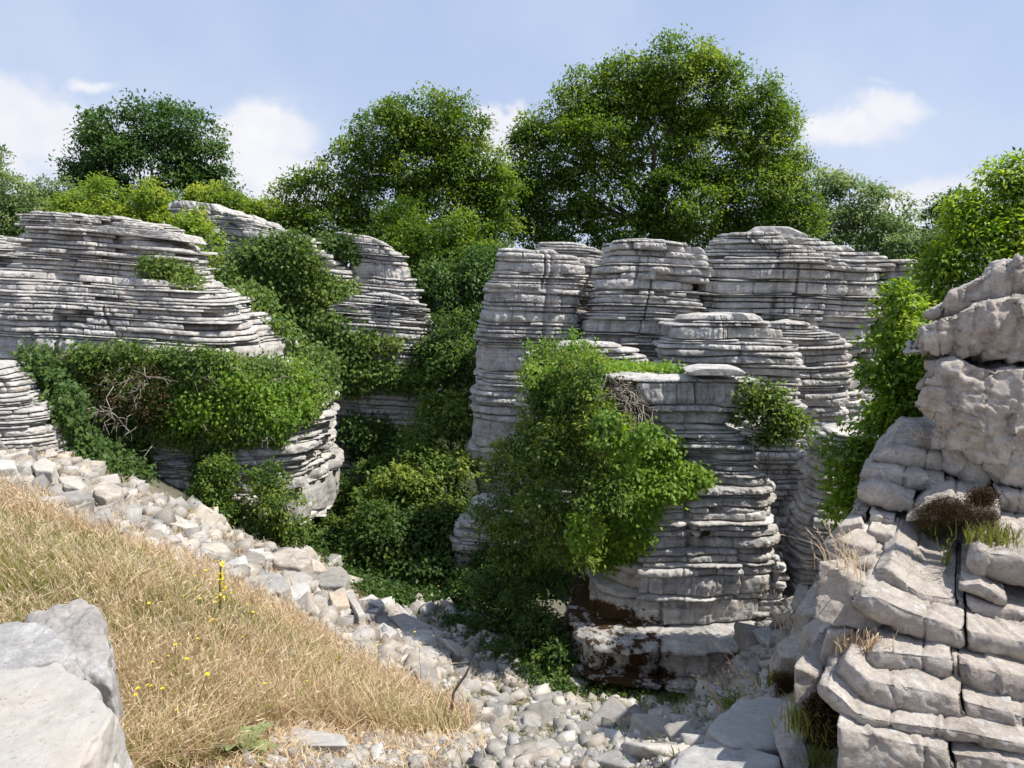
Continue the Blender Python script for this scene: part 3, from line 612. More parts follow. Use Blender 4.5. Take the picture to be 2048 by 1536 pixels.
for i, (pts, back) in enumerate(OUT):
    if pts[-1][0] >= 2120: q = pts[-1]; pts = pts[:-1] + [q, (2500, q[1] + 60, q[2] + 66, q[3] - .10), (2900, q[1] + 60, q[2] + 66, q[3] + .05)]      # the rock runs on past the frame
    course('slab', pts, back * K, M_CLIFF, 100 + i * 3, outcrop, rough=.017, erad=.018, rise=.05 if i == 10 else .02)
for i, (poly, dd, th) in enumerate([
 ([(1588, 1330), (1640, 1345), (1662, 1400), (1655, 1460), (1612, 1465), (1584, 1400)], 2.98, .8), ([(1650, 1262), (1700, 1262), (1735, 1298), (1722, 1345), (1690, 1322), (1655, 1340), (1640, 1300)], 3.05, .9),
 ([(1660, 1165), (1708, 1185), (1720, 1225), (1752, 1252), (1745, 1275), (1690, 1262), (1655, 1215)], 3.08, 1.2), ([(1672, 1158), (1742, 1132), (1750, 1160), (1724, 1202), (1690, 1205), (1670, 1188)], 3.30, 1.3),
 ([(1650, 1120), (1700, 1080), (1750, 1095), (1752, 1140), (1690, 1165), (1652, 1155)], 3.5, 1.1), ([(1640, 1090), (1675, 1050), (1722, 1040), (1740, 1075), (1700, 1095), (1660, 1120)], 3.7, .9)]):
    prism('slab', [(x, y, dd * K) for x, y in poly], (.6 * th * K, th * K, .02), M_CLIFF, 170 + i, sub=6, p=30, rough=.075, parent=outcrop, chip=.06, taper=.2, scale=1.2)
prism('rock_core', [(1700, 1150, 4.7), (1900, 1030, 4.7), (2200, 1000, 4.7), (2200, 1500, 4.3), (1650, 1500, 4.3)], (1.6, 2.2, 0), M_CLIFF, 150, sub=6, p=20, rough=.08, parent=outcrop)
boulder = tag(empty('overhanging_rock', tuple(P(1950, 980, 3.7 * K))), 'huge weathered boulder with pale lichen spots overhanging at the upper right edge', 'boulder')
BO = [
 ([(1829, 700, 706, 3.90), (1836, 668, 712, 3.86), (1862, 650, 715, 3.83), (1884, 634, 716, 3.80), (1915, 622, 720, 3.78), (1960, 610, 722, 3.76), (2048, 590, 728, 3.72), (2500, 540, 745, 3.6)], 1.7, .05),
 ([(1880, 618, 640, 3.93), (1900, 584, 640, 3.90), (1942, 566, 625, 3.88), (1965, 548, 620, 3.86), (1986, 527, 612, 3.84), (2048, 516, 600, 3.80), (2200, 470, 590, 3.75), (2500, 380, 560, 3.7)], 1.9, .05),
 ([(1846, 626, 640, 3.97), (1866, 616, 642, 3.95), (1896, 612, 640, 3.95)], .6, .02),
 ([(1846, 722, 744, 3.92), (1890, 720, 760, 3.88)], .8, .02), ([(1829, 772, 784, 3.92), (1846, 760, 786, 3.9), (1862, 764, 786, 3.9)], .6, .015),
 ([(1836, 812, 832, 3.86), (1850, 786, 852, 3.82), (1862, 738, 868, 3.78), (1884, 727, 893, 3.75), (1930, 727, 918, 3.74), (1975, 732, 944, 3.72), (2048, 738, 990, 3.70), (2500, 760, 1080, 3.6)], 1.8, .06),
 ([(1878, 880, 940, 3.93), (1930, 900, 975, 3.90), (1980, 930, 1000, 3.88)], 1.2, .03), ([(1986, 975, 1024, 3.74), (2040, 985, 1036, 3.72), (2300, 1010, 1060, 3.68)], 1.0, .03),
]
for i, (pts, back, ro) in enumerate(BO):
    course('rock_slab', pts, back * K, M_CLIFF, 200 + i * 5, boulder, rough=ro, erad=.07, bulge=.06 if i in (0, 1, 5) else .12, bdir=(.66, 1), res=.013)
course('rock_slab', [(2300, 480, 1150, 3.85), (2600, 400, 1250, 3.7), (3100, 420, 1400, 3.5)], 2.6, M_CLIFF, 260, boulder, rough=.06, bdir=(.6, 1), res=.025)

# --- named boulders and slabs in the foreground
def rock(pts, ext, label, seed, mat=None, name='boulder', cat='boulder', group=None, **kw):
    o = prism(name, pts, ext, mat or M_SMOOTH, seed, **kw); tag(o, label, cat, group); return o
rock([(-80, 1352, 2.92), (0, 1343, 2.94), (113, 1318, 3.06), (150, 1362, 2.92), (195, 1376, 2.84), (229, 1405, 2.72), (219, 1440, 2.62), (164, 1535, 2.36), (60, 1600, 2.22), (-80, 1600, 2.22)], (.03, .10, -.42),
     'large smooth flat-topped slab in the bottom left corner', 301, sub=7, p=60, rough=.03, chip=.06)
rock([(-80, 1268, 3.30), (0, 1240, 3.42), (40, 1232, 3.46), (103, 1252, 3.36), (150, 1290, 3.22), (128, 1330, 3.10), (-80, 1380, 2.95)], (.10, .05, -.5),
     'smooth grey wedge-shaped boulder between the flat slab and the rough boulder', 302, mat=M_GREY, sub=7, p=40, rough=.035, chip=.05, taper=.3)
rock([(38, 1232, 3.66), (103, 1202, 3.82), (144, 1195, 3.86), (192, 1201, 3.84), (211, 1235, 3.66), (230, 1305, 3.36), (224, 1372, 3.12), (140, 1345, 3.22)], (.02, .10, -.6),
     'rough pitted boulder in the dry grass behind the smooth wedge', 303, mat=M_GREY, sub=7, p=18, rough=.09, chip=.08)
rock([(535, 1460, 4.0), (560, 1448, 4.1), (690, 1470, 4.0), (696, 1490, 3.85), (600, 1490, 3.8)], (.0, .05, -.16),
     'pale flat slab lying beside the mullein rosette', 304, mat=M_LOOSE, name='stone_slab', cat='stone slab', sub=6, rough=.02)
rock([(1412, 1456, 4.0), (1457, 1412, 4.4), (1536, 1385, 4.7), (1586, 1400, 4.6), (1598, 1462, 4.15), (1574, 1500, 3.9), (1470, 1486, 3.8)], (-.02, .10, -.36),
     'broad smooth tilted slab half in shade at the foot of the right outcrop', 305, sub=7, p=34, rough=.02)
rock([(1572, 1500, 3.75), (1590, 1470, 3.85), (1612, 1470, 3.85), (1622, 1530, 3.7), (1600, 1560, 3.6), (1568, 1545, 3.6)], (.05, .35, 0),
     'upright beige stone wedged between the tilted slab and the outcrop', 306, mat=M_CLIFF, name='stone', cat='stone', sub=5)
rock([(1345, 1500, 3.8), (1420, 1478, 4.0), (1560, 1510, 3.75), (1560, 1580, 3.4), (1330, 1580, 3.4)], (.0, .1, -.35),
     'ragged-edged slab at the bottom of the frame below the tilted slab', 307, mat=M_LOOSE, sub=6, rough=.035)
rock([(1552, 1280, 5.6), (1590, 1262, 5.8), (1640, 1268, 5.7), (1642, 1300, 5.4), (1612, 1322, 5.3), (1560, 1318, 5.4)], (.0, .2, -.45),
     'layered grey boulder leaning against the left flank of the outcrop', 308, mat=M_CLIFF, sub=6, rough=.04)
rock([(1590, 1215, 6.0), (1630, 1165, 6.3), (1655, 1150, 6.3), (1690, 1160, 6.0), (1670, 1210, 5.7), (1610, 1225, 5.8)], (.0, .2, -.6),
     'sunlit angular boulder above the layered grey boulder', 309, mat=M_CLIFF, sub=6, rough=.04)
rock([(1610, 1248, 5.4), (1660, 1215, 5.5), (1672, 1262, 5.1), (1650, 1290, 5.0), (1618, 1280, 5.2)], (.0, .3, -.5),
     'pale boulder filling the corner between the outcrop slabs and the debris', 310, mat=M_CLIFF, sub=6, rough=.04)
rock([(1500, 1372, 5.6), (1560, 1338, 5.8), (1590, 1350, 5.6), (1596, 1372, 5.3), (1545, 1385, 5.3)], (.0, .1, -.4),
     'pale rock with a tuft of grass on it behind the tilted slab', 311, mat=M_LOOSE, sub=6, rough=.03)
# scree along the left slope and in the ravine
FEAT = [
 ([(540, 1105, 9.6), (575, 1092, 9.9), (612, 1100, 9.8), (625, 1120, 9.5), (600, 1132, 9.2), (548, 1128, 9.3)], -.35, 'rounded grey-brown boulder sitting on the crest of the scree'),
 ([(600, 1108, 10.1), (640, 1120, 10), (655, 1140, 9.7), (622, 1140, 9.6)], -.25, 'small boulder right behind the rounded boulder on the scree crest'),
 ([(408, 1080, 9.4), (440, 1068, 9.6), (452, 1088, 9.3), (430, 1098, 9.1)], -.25, 'pointed pale stone on the scree below the ivy bush'),
 ([(470, 1108, 9.0), (500, 1100, 9.2), (532, 1112, 9.0), (528, 1124, 8.7), (480, 1120, 8.7)], -.25, 'brick-shaped pale block left of the rounded boulder'),
 ([(500, 1150, 8.3), (560, 1145, 8.5), (580, 1170, 8.0), (560, 1185, 7.8), (505, 1176, 7.9)], -.2, 'flat pale slab lying in the middle of the scree'),
 ([(625, 1152, 9.4), (680, 1128, 9.9), (700, 1150, 9.5), (690, 1170, 9.1), (640, 1172, 9.1)], -.3, 'grey flat-topped block at the foot of the scree by the green bush'),
 ([(655, 1180, 8.6), (690, 1175, 8.8), (700, 1205, 8.3), (665, 1215, 8.2)], -.3, 'cube-like block above the leaning stone bar'),
 ([(690, 1185, 8.7), (704, 1182, 8.8), (730, 1225, 8.1), (716, 1230, 8.0)], -.14, 'narrow bar of stone leaning down the scree'),
 ([(715, 1195, 9.4), (745, 1188, 9.6), (768, 1205, 9.3), (755, 1222, 9.0), (722, 1222, 9.0)], -.25, 'rounded blue-grey stone beside the leaning stone bar'),
 ([(748, 1248, 8.7), (785, 1240, 8.9), (808, 1268, 8.4), (790, 1290, 8.1), (755, 1280, 8.3)], -.35, 'split block with two cracks across its top'),
 ([(778, 1232, 9.0), (808, 1224, 9.2), (862, 1252, 8.8), (856, 1262, 8.5), (822, 1276, 8.3)], -.22, 'long sunlit slab tilting towards the ravine floor'),
 ([(865, 1312, 8.2), (900, 1308, 8.3), (908, 1340, 7.8), (872, 1350, 7.7)], -.3, 'squarish grey boulder in the shade of the ravine floor'),
 ([(845, 1340, 7.6), (868, 1335, 7.7), (876, 1355, 7.4), (850, 1362, 7.3)], -.18, 'small angular stone in front of the squarish grey boulder'),
 ([(60, 925, 8.6), (90, 915, 8.9), (112, 925, 8.7), (104, 942, 8.4), (70, 942, 8.4)], -.25, 'square-edged block at the top of the scree below the short tower'),
 ([(115, 955, 8.4), (150, 950, 8.6), (175, 968, 8.4), (160, 978, 8.2), (122, 966, 8.2)], -.16, 'long pale block lying on the upper scree'),
 ([(182, 968, 8.8), (205, 960, 9), (243, 968, 8.9), (243, 988, 8.6), (210, 996, 8.4), (188, 988, 8.5)], -.25, 'dark rough boulder on the upper scree edge'),
 ([(110, 985, 8.0), (160, 978, 8.2), (175, 1005, 7.7), (150, 1012, 7.5), (105, 1002, 7.7)], -.12, 'flat grey flagstone sunk in the upper scree'),
 ([(-30, 918, 8.5), (28, 918, 8.5), (32, 935, 8.2), (-30, 940, 8.1)], -.2, 'pinkish block cut by the left edge at the top of the scree'),
 ([(290, 1022, 9.3), (390, 1042, 9.5), (395, 1050, 9.3), (370, 1056, 9.1), (300, 1036, 9.0)], -.2, 'long flat ledge of stone at the foot of the broad tower'),
 ([(270, 1062, 8.0), (320, 1056, 8.3), (345, 1085, 7.9), (320, 1100, 7.6), (275, 1085, 7.7)], -.15, 'smooth grey flagstone in the middle of the scree'),
 ([(1215, 1392, 7.2), (1235, 1386, 7.3), (1252, 1410, 7.0), (1230, 1425, 6.8), (1205, 1420, 6.9)], -.2, 'pointed pale stone in the gravel at the tower foot'),
 ([(1150, 1402, 6.9), (1180, 1400, 7.0), (1190, 1425, 6.7), (1160, 1430, 6.6)], -.18, 'blocky grey stone in the gravel near the dark undergrowth'),
 ([(1280, 1455, 5.9), (1310, 1440, 6.1), (1335, 1460, 5.8), (1320, 1485, 5.5), (1285, 1480, 5.6)], -.22, 'pale rounded block standing out of the sunlit gravel'),
 ([(1085, 1490, 5.3), (1150, 1480, 5.5), (1180, 1510, 5.1), (1140, 1525, 4.9), (1090, 1520, 5.0)], -.14, 'flat beige flagstone among the sunlit gravel at the bottom of the frame'),
]
for i, (pts, dz, lab) in enumerate(FEAT):
    Q = []
    for (x, y, dd) in pts: Q.append((x, y, dd))
    # keep the stone standing on the ground under it
    c = np.mean([P(*q) for q in Q], axis=0); gz = float(ground_z(c[0], c[1])); dep = min(dz, gz - c[2] - .1)
    if c[2] < gz:                                # the ray met the ground first: pull the stone onto it
        cc, okk = ground_hit([np.mean([q[0] for q in Q])], [np.mean([q[1] for q in Q])]); sc = (cc[0][1] / c[1]) * .985
        Q = [(x, y, dd * sc) for x, y, dd in Q]; dep = dz
    rock(Q, (.02, .05, max(dep, -1.2)), lab, 400 + i, mat=M_CLIFF if i in (0, 15, 11) else M_LOOSE, name='scree_stone', cat='stone', group='larger stones of the scree', sub=5, p=24, rough=.03, chip=.03)

rng = np.random.default_rng(5)
def hull_block(r, jit=.3):
    """blocky shard: the hull of a jittered box with a corner or two knocked off"""
    pts = np.array([(x, y, z) for x in (-1, 1) for y in (-1, 1) for z in (-1, 1)], float)
    pts = np.delete(pts, r.integers(0, 8), 0) if r.random() < .7 else pts
    pts = pts + r.uniform(-jit, jit, pts.shape) * 1.3; pts = np.concatenate((pts, r.uniform(-1.1, 1.1, (3, 3))))
    bm = bmesh.new(); vs = [bm.verts.new(p) for p in pts]; bmesh.ops.convex_hull(bm, input=vs)
    for v in [v for v in bm.verts if not v.link_faces]: bm.verts.remove(v)
    bm.verts.index_update(); bm.normal_update()
    V = np.array([v.co[:] for v in bm.verts]); F = np.array([[v.index for v in f.verts] for f in bm.faces])
    c = V.mean(0); V = V - c; N = np.array([f.normal[:] for f in bm.faces]); H = np.array([f.verts[0].co[:] for f in bm.faces]) - c; bm.free()
    h = (N * H).sum(1); N[h < 0] *= -1; return V, F, N, np.maximum(np.abs(h), .05)
def stone_template(seed, sub, flat):
    r = np.random.default_rng(seed); V, F, N, h = hull_block(r)
    if sub > 2: V, F = radial(N, h, np.eye(3), sub, 45, .05, seed, 1.5, .07)
    return V * np.array([1, r.uniform(.55, .9), flat]), F
def rot_mats(n, rng, tilt=.4):
    a = rng.uniform(0, 2 * math.pi, n); tx = rng.normal(0, tilt, n); ty = rng.normal(0, tilt, n)
    ca, sa = np.cos(a), np.sin(a); cx, sx = np.cos(tx), np.sin(tx); cy, sy = np.cos(ty), np.sin(ty); o = np.zeros(n); e = np.ones(n)
    Rz = np.array([[ca, -sa, o], [sa, ca, o], [o, o, e]]).transpose(2, 0, 1)
    Rx = np.array([[e, o, o], [o, cx, -sx], [o, sx, cx]]).transpose(2, 0, 1); Ry = np.array([[cy, o, sy], [o, e, o], [-sy, o, cy]]).transpose(2, 0, 1)
    return Ry @ Rx @ Rz
POLY_SCREE = [(0, 880), (140, 915), (270, 975), (420, 1035), (520, 1088), (660, 1130), (760, 1215), (860, 1262), (900, 1300), (860, 1390), (740, 1330), (650, 1262), (560, 1215), (430, 1165), (300, 1120), (150, 1050), (0, 985)]
POLY_FLOOR = [(760, 1215), (900, 1180), (1000, 1230), (1140, 1330), (1180, 1405), (1400, 1430), (1560, 1340), (1560, 1390), (1400, 1480), (1340, 1536), (880, 1536), (960, 1440), (860, 1390), (820, 1300)]
POLY_RIGHT = [(1400, 1415), (1470, 1330), (1550, 1220), (1600, 1120), (1700, 1130), (1680, 1250), (1600, 1330), (1540, 1400)]
POLY_BOTTOM = [(480, 1536), (560, 1500), (720, 1470), (900, 1460), (1000, 1430), (1200, 1430), (1430, 1440), (1430, 1536)]
# countable stones: shared template meshes, one object each
templ = []
for k in range(9):
    V, F = stone_template(900 + k, 4, rng.uniform(.4, .8)); o = mesh_obj('loose_stone', V, F, M_LOOSE, smooth=False); templ.append(o)
spots = []
for poly, n, s0, s1 in ((POLY_SCREE, 130, .05, .21), (POLY_FLOOR, 95, .045, .15), (POLY_BOTTOM, 42, .03, .09), (POLY_RIGHT, 26, .06, .2)):
    q = sample_poly(poly, n, rng); h, ok = ground_hit(q[:, 0], q[:, 1])
    for c in h: spots.append((c, s0 + (s1 - s0) * rng.random()**1.8))
for i, (c, s) in enumerate(spots):
    if i < len(templ): o = templ[i]
    else: o = templ[i % len(templ)].copy(); COL.objects.link(o)
    o.location = (c[0], c[1], c[2] + s * rng.uniform(-.15, .2)); o.scale = (s * rng.uniform(.8, 1.4), s * rng.uniform(.8, 1.2), s)
    o.rotation_euler = (rng.normal(0, .35), rng.normal(0, .35), rng.uniform(0, 6.28))
    tag(o, 'broken pale limestone block lying loose among the gravel and scree', 'stone', 'loose limestone blocks in the scree and gravel')
def gravel(name, label, poly, n, s0, s1, seed, mat=M_LOOSE, sink=.1):
    r = np.random.default_rng(seed); q = sample_poly(poly, n, r); h, ok = ground_hit(q[:, 0], q[:, 1]); n = len(h)
    T = [stone_template(950 + k, 1, r.uniform(.35, .9)) for k in range(14)]; pick = r.integers(0, 14, n)
    sc = s0 * (s1 / s0)**(r.random(n)**3.0) * (.6 + .06 * h[:, 1]) * .8
    M = rot_mats(n, r, .45) * sc[:, None, None]; VV, FF, off, tv = [], [], 0, []
    for k, (V0, F0) in enumerate(T):
        ii = np.where(pick == k)[0]; V = np.einsum('nij,vj->nvi', M[ii], V0) + h[ii][:, None, :] + np.array([0, 0, 1]) * (sc[ii] * sink * 2)[:, None, None]
        tv.append(np.repeat(r.random(len(ii)), len(V0))); VV.append(V.reshape(-1, 3)); FF.append((F0[None] + (np.arange(len(ii)) * len(V0))[:, None, None]).reshape(-1, 3) + off); off += len(VV[-1])
    tag(mesh_obj(name, np.concatenate(VV), np.concatenate(FF), mat, attrs={'var': np.concatenate(tv)}), label, 'gravel', kind='stuff')
gravel('gravel', 'pale angular rubble covering the scree slope', POLY_SCREE, 4300, .009, .15, 31)
gravel('gravel', 'grey and white rubble on the ravine floor', POLY_FLOOR, 4200, .008, .11, 32)
gravel('gravel', 'shaded rubble in the gully between the nearest tower and the outcrop', POLY_RIGHT, 1300, .015, .1, 35)
gravel('gravel', 'fine white chippings along the bottom of the frame', POLY_BOTTOM, 4600, .005, .06, 33)
# ------------------------------------------------------------------ plants
def unit(v): return v / np.maximum(np.linalg.norm(v, axis=-1, keepdims=True), 1e-9)
def leaves(name, C, A, Nn, L, W, var, mat, parent=None, loc=None):
    """one folded leaf per row: base C, long axis A, face normal Nn"""
    A = unit(A); B = unit(np.cross(A, Nn)); N = np.cross(B, A); L = np.broadcast_to(L, len(C))[:, None]; W = np.broadcast_to(W, len(C))[:, None]
    V = np.stack((C, C + A * L * .45 + B * W * .5 + N * L * .10, C + A * L - N * L * .12, C + A * L * .45 - B * W * .5 + N * L * .10), 1)
    n = len(C); F = np.arange(n * 4).reshape(n, 4)
    return mesh_obj(name, V.reshape(-1, 3), F, mat, parent=parent, attrs={'var': np.repeat(var, 4)}, loc=loc)
def tubes(name, lines, mat, parent=None, sides=6, loc=None):
    VV, FF, off = [], [], 0
    for pts, rad in lines:
        pts = np.array(pts, float); t = unit(np.gradient(pts, axis=0)); ref = np.where(np.abs(t[:, 2:3]) > .9, np.array([[1., 0, 0]]), np.array([[0, 0, 1.]]))
        b = unit(np.cross(t, ref)); n = np.cross(b, t); a = np.linspace(0, 2 * math.pi, sides, endpoint=False)
        ring = pts[:, None] + np.asarray(rad)[:, None, None] * (b[:, None] * np.cos(a)[None, :, None] + n[:, None] * np.sin(a)[None, :, None])
        m = len(pts); VV.append(ring.reshape(-1, 3)); i = np.arange(m - 1)[:, None] * sides + np.arange(sides); j = np.arange(m - 1)[:, None] * sides + (np.arange(sides) + 1) % sides
        FF.append(np.stack((i.ravel(), j.ravel(), (j + sides).ravel(), (i + sides).ravel()), 1) + off); off += m * sides
    return mesh_obj(name, np.concatenate(VV), np.concatenate(FF), mat, parent=parent, smooth=True, loc=loc)
def wig(a, b, n, amp, rng, sag=0):
    t = np.linspace(0, 1, n)[:, None]; a, b = np.array(a, float), np.array(b, float)
    j = rng.normal(0, 1, (n, 3)); j = (j + np.roll(j, 1, 0)) * .5; j[0] = j[-1] = 0
    return a + (b - a) * t + j * amp * np.linalg.norm(b - a) + np.array([0, 0, -sag]) * (4 * t * (1 - t))
def foliage(lobes, rng, rc=(.3, .6), leaf=.11, dens=1.0, cover=1.0, flat=.7, spiky=.25, aspect=.5, lit=0., back=.5):
    """lobes: (centre xyz, radii xyz). Returns leaf arrays and clump centres"""
    C, A, N, Vv, cl = [], [], [], [], []
    for (c, r) in lobes:
        area = 4 * math.pi * ((r[0] * r[1])**1.6 + (r[0] * r[2])**1.6 + (r[1] * r[2])**1.6)**(1 / 1.6) / 3**(1 / 1.6)
        rm = (rc[0] + rc[1]) / 2; n = max(4, int(cover * 1.7 * area / (math.pi * rm**2)))
        dr = unit(rng.normal(0, 1, (n, 3))); fac = .45 + .55 * rng.random(n)**.45
        cc = c + dr * r * fac[:, None]
        keep = (dr[:, 1] < .35) | (rng.random(n) < back); cc, dr = cc[keep], dr[keep]
        for q, dd in zip(cc, dr):
            R_ = rng.uniform(*rc) * (1.0 if rng.random() > .2 else 1.25); m = int(dens * 9.5 * (R_ / leaf)**2)
            if m < 3: continue
            cl.append(q); tone = np.clip(rng.normal(.48, .24), .02, .98)
            u = unit(rng.normal(0, 1, (m, 3)) + .35 * dd); u[:, 2] = np.where(u[:, 2] < -.3, -u[:, 2] * rng.random(m), u[:, 2])
            rr = R_ * (.35 + .65 * rng.random(m)**.6)
            sp = rng.random(m) < spiky * .35; rr = np.where(sp, R_ * rng.uniform(1.0, 1.45, m), rr)
            # leaves sit on small twigs: snap to a few directions
            k = max(4, m // 7); tw = unit(rng.normal(0, 1, (k, 3)) + .5 * dd + np.array([0, 0, .35])); ti = rng.integers(0, k, m); u = unit(u * .55 + tw[ti])
            p = q + u * rr[:, None] * np.array([1, 1, flat])
            C.append(p); A.append(u * .6 + rng.normal(0, .5, (m, 3)) + np.array([0, 0, -.35])); N.append(u * .35 + rng.normal(0, .35, (m, 3)) + np.array([0, 0, .8]))
            Vv.append(np.clip(tone + .14 * rng.normal(0, 1, m) + .18 * (rr / R_ - .7), 0, 1))
    return np.concatenate(C), np.concatenate(A), np.concatenate(N), np.concatenate(Vv), np.array(cl)
def lobes_px(L, d, dep=.9):
    out = []
    for l in L:
        dd = l[4] if len(l) > 4 else d; k = dd / FPX
        out.append((P(l[0], l[1], dd), np.array([l[2] * k, (l[2] + l[3]) / 2 * k * dep, l[3] * k])))
    return out
FAR = 'trees growing beyond the rocks'
def tree(name, label, cat, L, d, seed, mat, base=None, rc=(.35, .6), leaf=.12, dens=1, cover=1, trunk_r=.22, group=None, spiky=.55, jitter=.35, limb=.35, flat=.7, split=2, bark=None, stems=1, pname='crown', hang=False):
    rng = np.random.default_rng(seed); lob = []
    if group == FAR: L = [(l[0], l[1] + 14, l[2] * .93, l[3] * .9) + tuple(l[4:]) for l in L]; cover = cover * .9
    for (c, r) in lobes_px(L, d):
        c = c + np.array([0, rng.uniform(-1, 1) * jitter * r[1] * 1.2, 0]); lob.append((c, r))
        for _ in range(split):          # smaller puffs round every lobe break the outline
            dr = unit(rng.normal(0, 1, 3)); dr[1] = -abs(dr[1]) * .6; lob.append((c + dr * r * .8, r * rng.uniform(.3, .45)))
    C, A, N, V, cl = foliage(lob, rng, rc, leaf, dens, cover, flat, spiky)
    bz = P(*base) if base else None
    if bz is None:
        m = np.mean([q[0] for q in lob], axis=0); bz = np.array([m[0], m[1], 0])
    if not hang: bz[2] = float(ground_z(bz[0], bz[1])) - .05
    print('LEAVES', name, len(C), label[:40])
    root = tag(empty(name, tuple(bz)), label, cat, group)
    sz = leaf * rng.uniform(.7, 1.25, len(C))
    leaves(pname, C, A, N, sz, sz * .52, V, mat, parent=root, loc=None)
    ln = []; nb = max(6, int(len(cl) * limb)); top = np.mean([q[0] for q in lob], axis=0)
    for s in range(stems):
        b = bz + (rng.normal(0, .15, 3) * np.array([1, 1, 0]) if stems > 1 else 0)
        fork = b + (top - b) * rng.uniform(.45, .6) + rng.normal(0, .1, 3)
        ln.append((wig(b, fork, 6, .03, rng), np.linspace(trunk_r, trunk_r * .55, 6)))
        mains = []
        for (c, r) in lob[::1 + split]:
            if stems > 1 and rng.random() < .4: continue
            e = c - np.array([0, 0, r[2] * .1]); pts = wig(fork, e, 7, .05, rng, -.05 * np.linalg.norm(e - fork)); ln.append((pts, np.linspace(trunk_r * .24, trunk_r * .06, 7))); mains.append(pts)
    if mains:
        ends = np.concatenate([m[3:] for m in mains])
        for q in cl[rng.choice(len(cl), min(nb, len(cl)), replace=False)]:
            j = np.argmin(np.linalg.norm(ends - q, axis=1)); ln.append((wig(ends[j], q, 5, .07, rng, 0), np.linspace(trunk_r * .08, trunk_r * .025, 5)))
    tubes('trunk', ln, bark or M_BARK, parent=root, sides=5)
    return root
FAR = 'trees growing beyond the rocks'
tree('tree', 'rounded dark green tree standing apart against the clouds behind the yellow-green shrubs', 'tree',
     [(300, 245, 62, 48), (250, 275, 60, 55), (360, 265, 65, 55), (192, 262, 22, 28), (190, 315, 36, 42), (405, 310, 48, 50), (300, 330, 90, 60), (220, 375, 62, 40), (360, 370, 75, 50), (430, 368, 38, 34), (170, 340, 22, 25), (290, 410, 60, 40), (440, 395, 32, 22)],
     30, 1, M_LEAFD, base=(305, 500, 30), rc=(.35, .65), leaf=.16, cover=.92, trunk_r=.3, group=FAR, limb=.6)
tree('tree', 'tall rounded green tree in the centre, narrower of the two great trees', 'tree',
     [(840, 225, 62, 50), (780, 255, 65, 62), (900, 260, 60, 60), (730, 315, 55, 60), (950, 330, 42, 62), (850, 320, 90, 80), (660, 360, 55, 52), (600, 395, 42, 48), (760, 400, 85, 70), (590, 430, 34, 30), (665, 440, 70, 42),
      (880, 410, 85, 80), (960, 420, 40, 60), (800, 470, 80, 45), (900, 490, 70, 60), (985, 470, 40, 60), (1000, 380, 30, 50), (700, 480, 50, 25), (900, 475, 60, 50, 20.5), (965, 500, 44, 60, 20.5), (850, 505, 50, 40, 20.5), (800, 440, 50, 40, 21), (935, 560, 50, 44, 20)],
     23.5, 2, M_LEAF, base=(850, 620, 23.5), rc=(.3, .55), leaf=.115, cover=1.25, dens=.95, trunk_r=.28, group=FAR, limb=.5)
tree('tree', 'largest tree, broad bright green crown towering over the middle rock towers', 'tree',
     [(1350, 135, 75, 58), (1270, 165, 70, 58), (1430, 170, 75, 62), (1190, 180, 62, 55), (1140, 215, 55, 55), (1490, 205, 70, 70), (1540, 260, 52, 75), (1090, 270, 52, 58), (1190, 280, 90, 80), (1320, 260, 110, 90), (1430, 290, 95, 80),
      (1055, 330, 50, 60), (1040, 400, 48, 60), (1120, 400, 80, 60), (1240, 390, 100, 70), (1370, 400, 110, 70), (1500, 370, 90, 80), (1590, 360, 48, 62), (1600, 430, 42, 45), (1080, 460, 60, 45), (1250, 460, 90, 40), (1420, 455, 90, 40), (1540, 445, 60, 40)],
     26, 3, M_LEAF, base=(1320, 560, 26), rc=(.35, .6), leaf=.125, cover=1.2, dens=.95, trunk_r=.42, group=FAR, limb=.5)
tree('tree', 'pale grey-green loose tree to the right of the largest tree', 'tree',
     [(1650, 370, 42, 42), (1700, 385, 55, 45), (1760, 420, 52, 42), (1660, 430, 55, 45), (1730, 460, 70, 42), (1795, 462, 35, 32), (1690, 490, 60, 30), (1790, 500, 40, 25)],
     31, 4, M_PALE, base=(1710, 560, 31), rc=(.35, .6), leaf=.16, cover=.8, trunk_r=.2, group=FAR, limb=.5, spiky=.6)
tree('tree', 'small distant dark tree in the gap at the upper right', 'tree',
     [(1905, 392, 36, 20), (1925, 405, 30, 18), (1880, 420, 26, 20), (1870, 445, 22, 20), (1930, 430, 30, 22)], 36, 5, M_LEAFD, base=(1900, 560, 36), rc=(.25, .45), leaf=.16, cover=.8, trunk_r=.13, group=FAR)
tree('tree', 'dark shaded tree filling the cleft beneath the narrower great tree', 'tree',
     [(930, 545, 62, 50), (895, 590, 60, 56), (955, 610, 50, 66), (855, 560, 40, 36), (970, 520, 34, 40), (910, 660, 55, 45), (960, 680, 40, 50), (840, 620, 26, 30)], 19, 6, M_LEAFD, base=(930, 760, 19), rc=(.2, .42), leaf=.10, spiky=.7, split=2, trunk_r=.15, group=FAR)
SHR = 'yellow-green shrubs on the plateau'
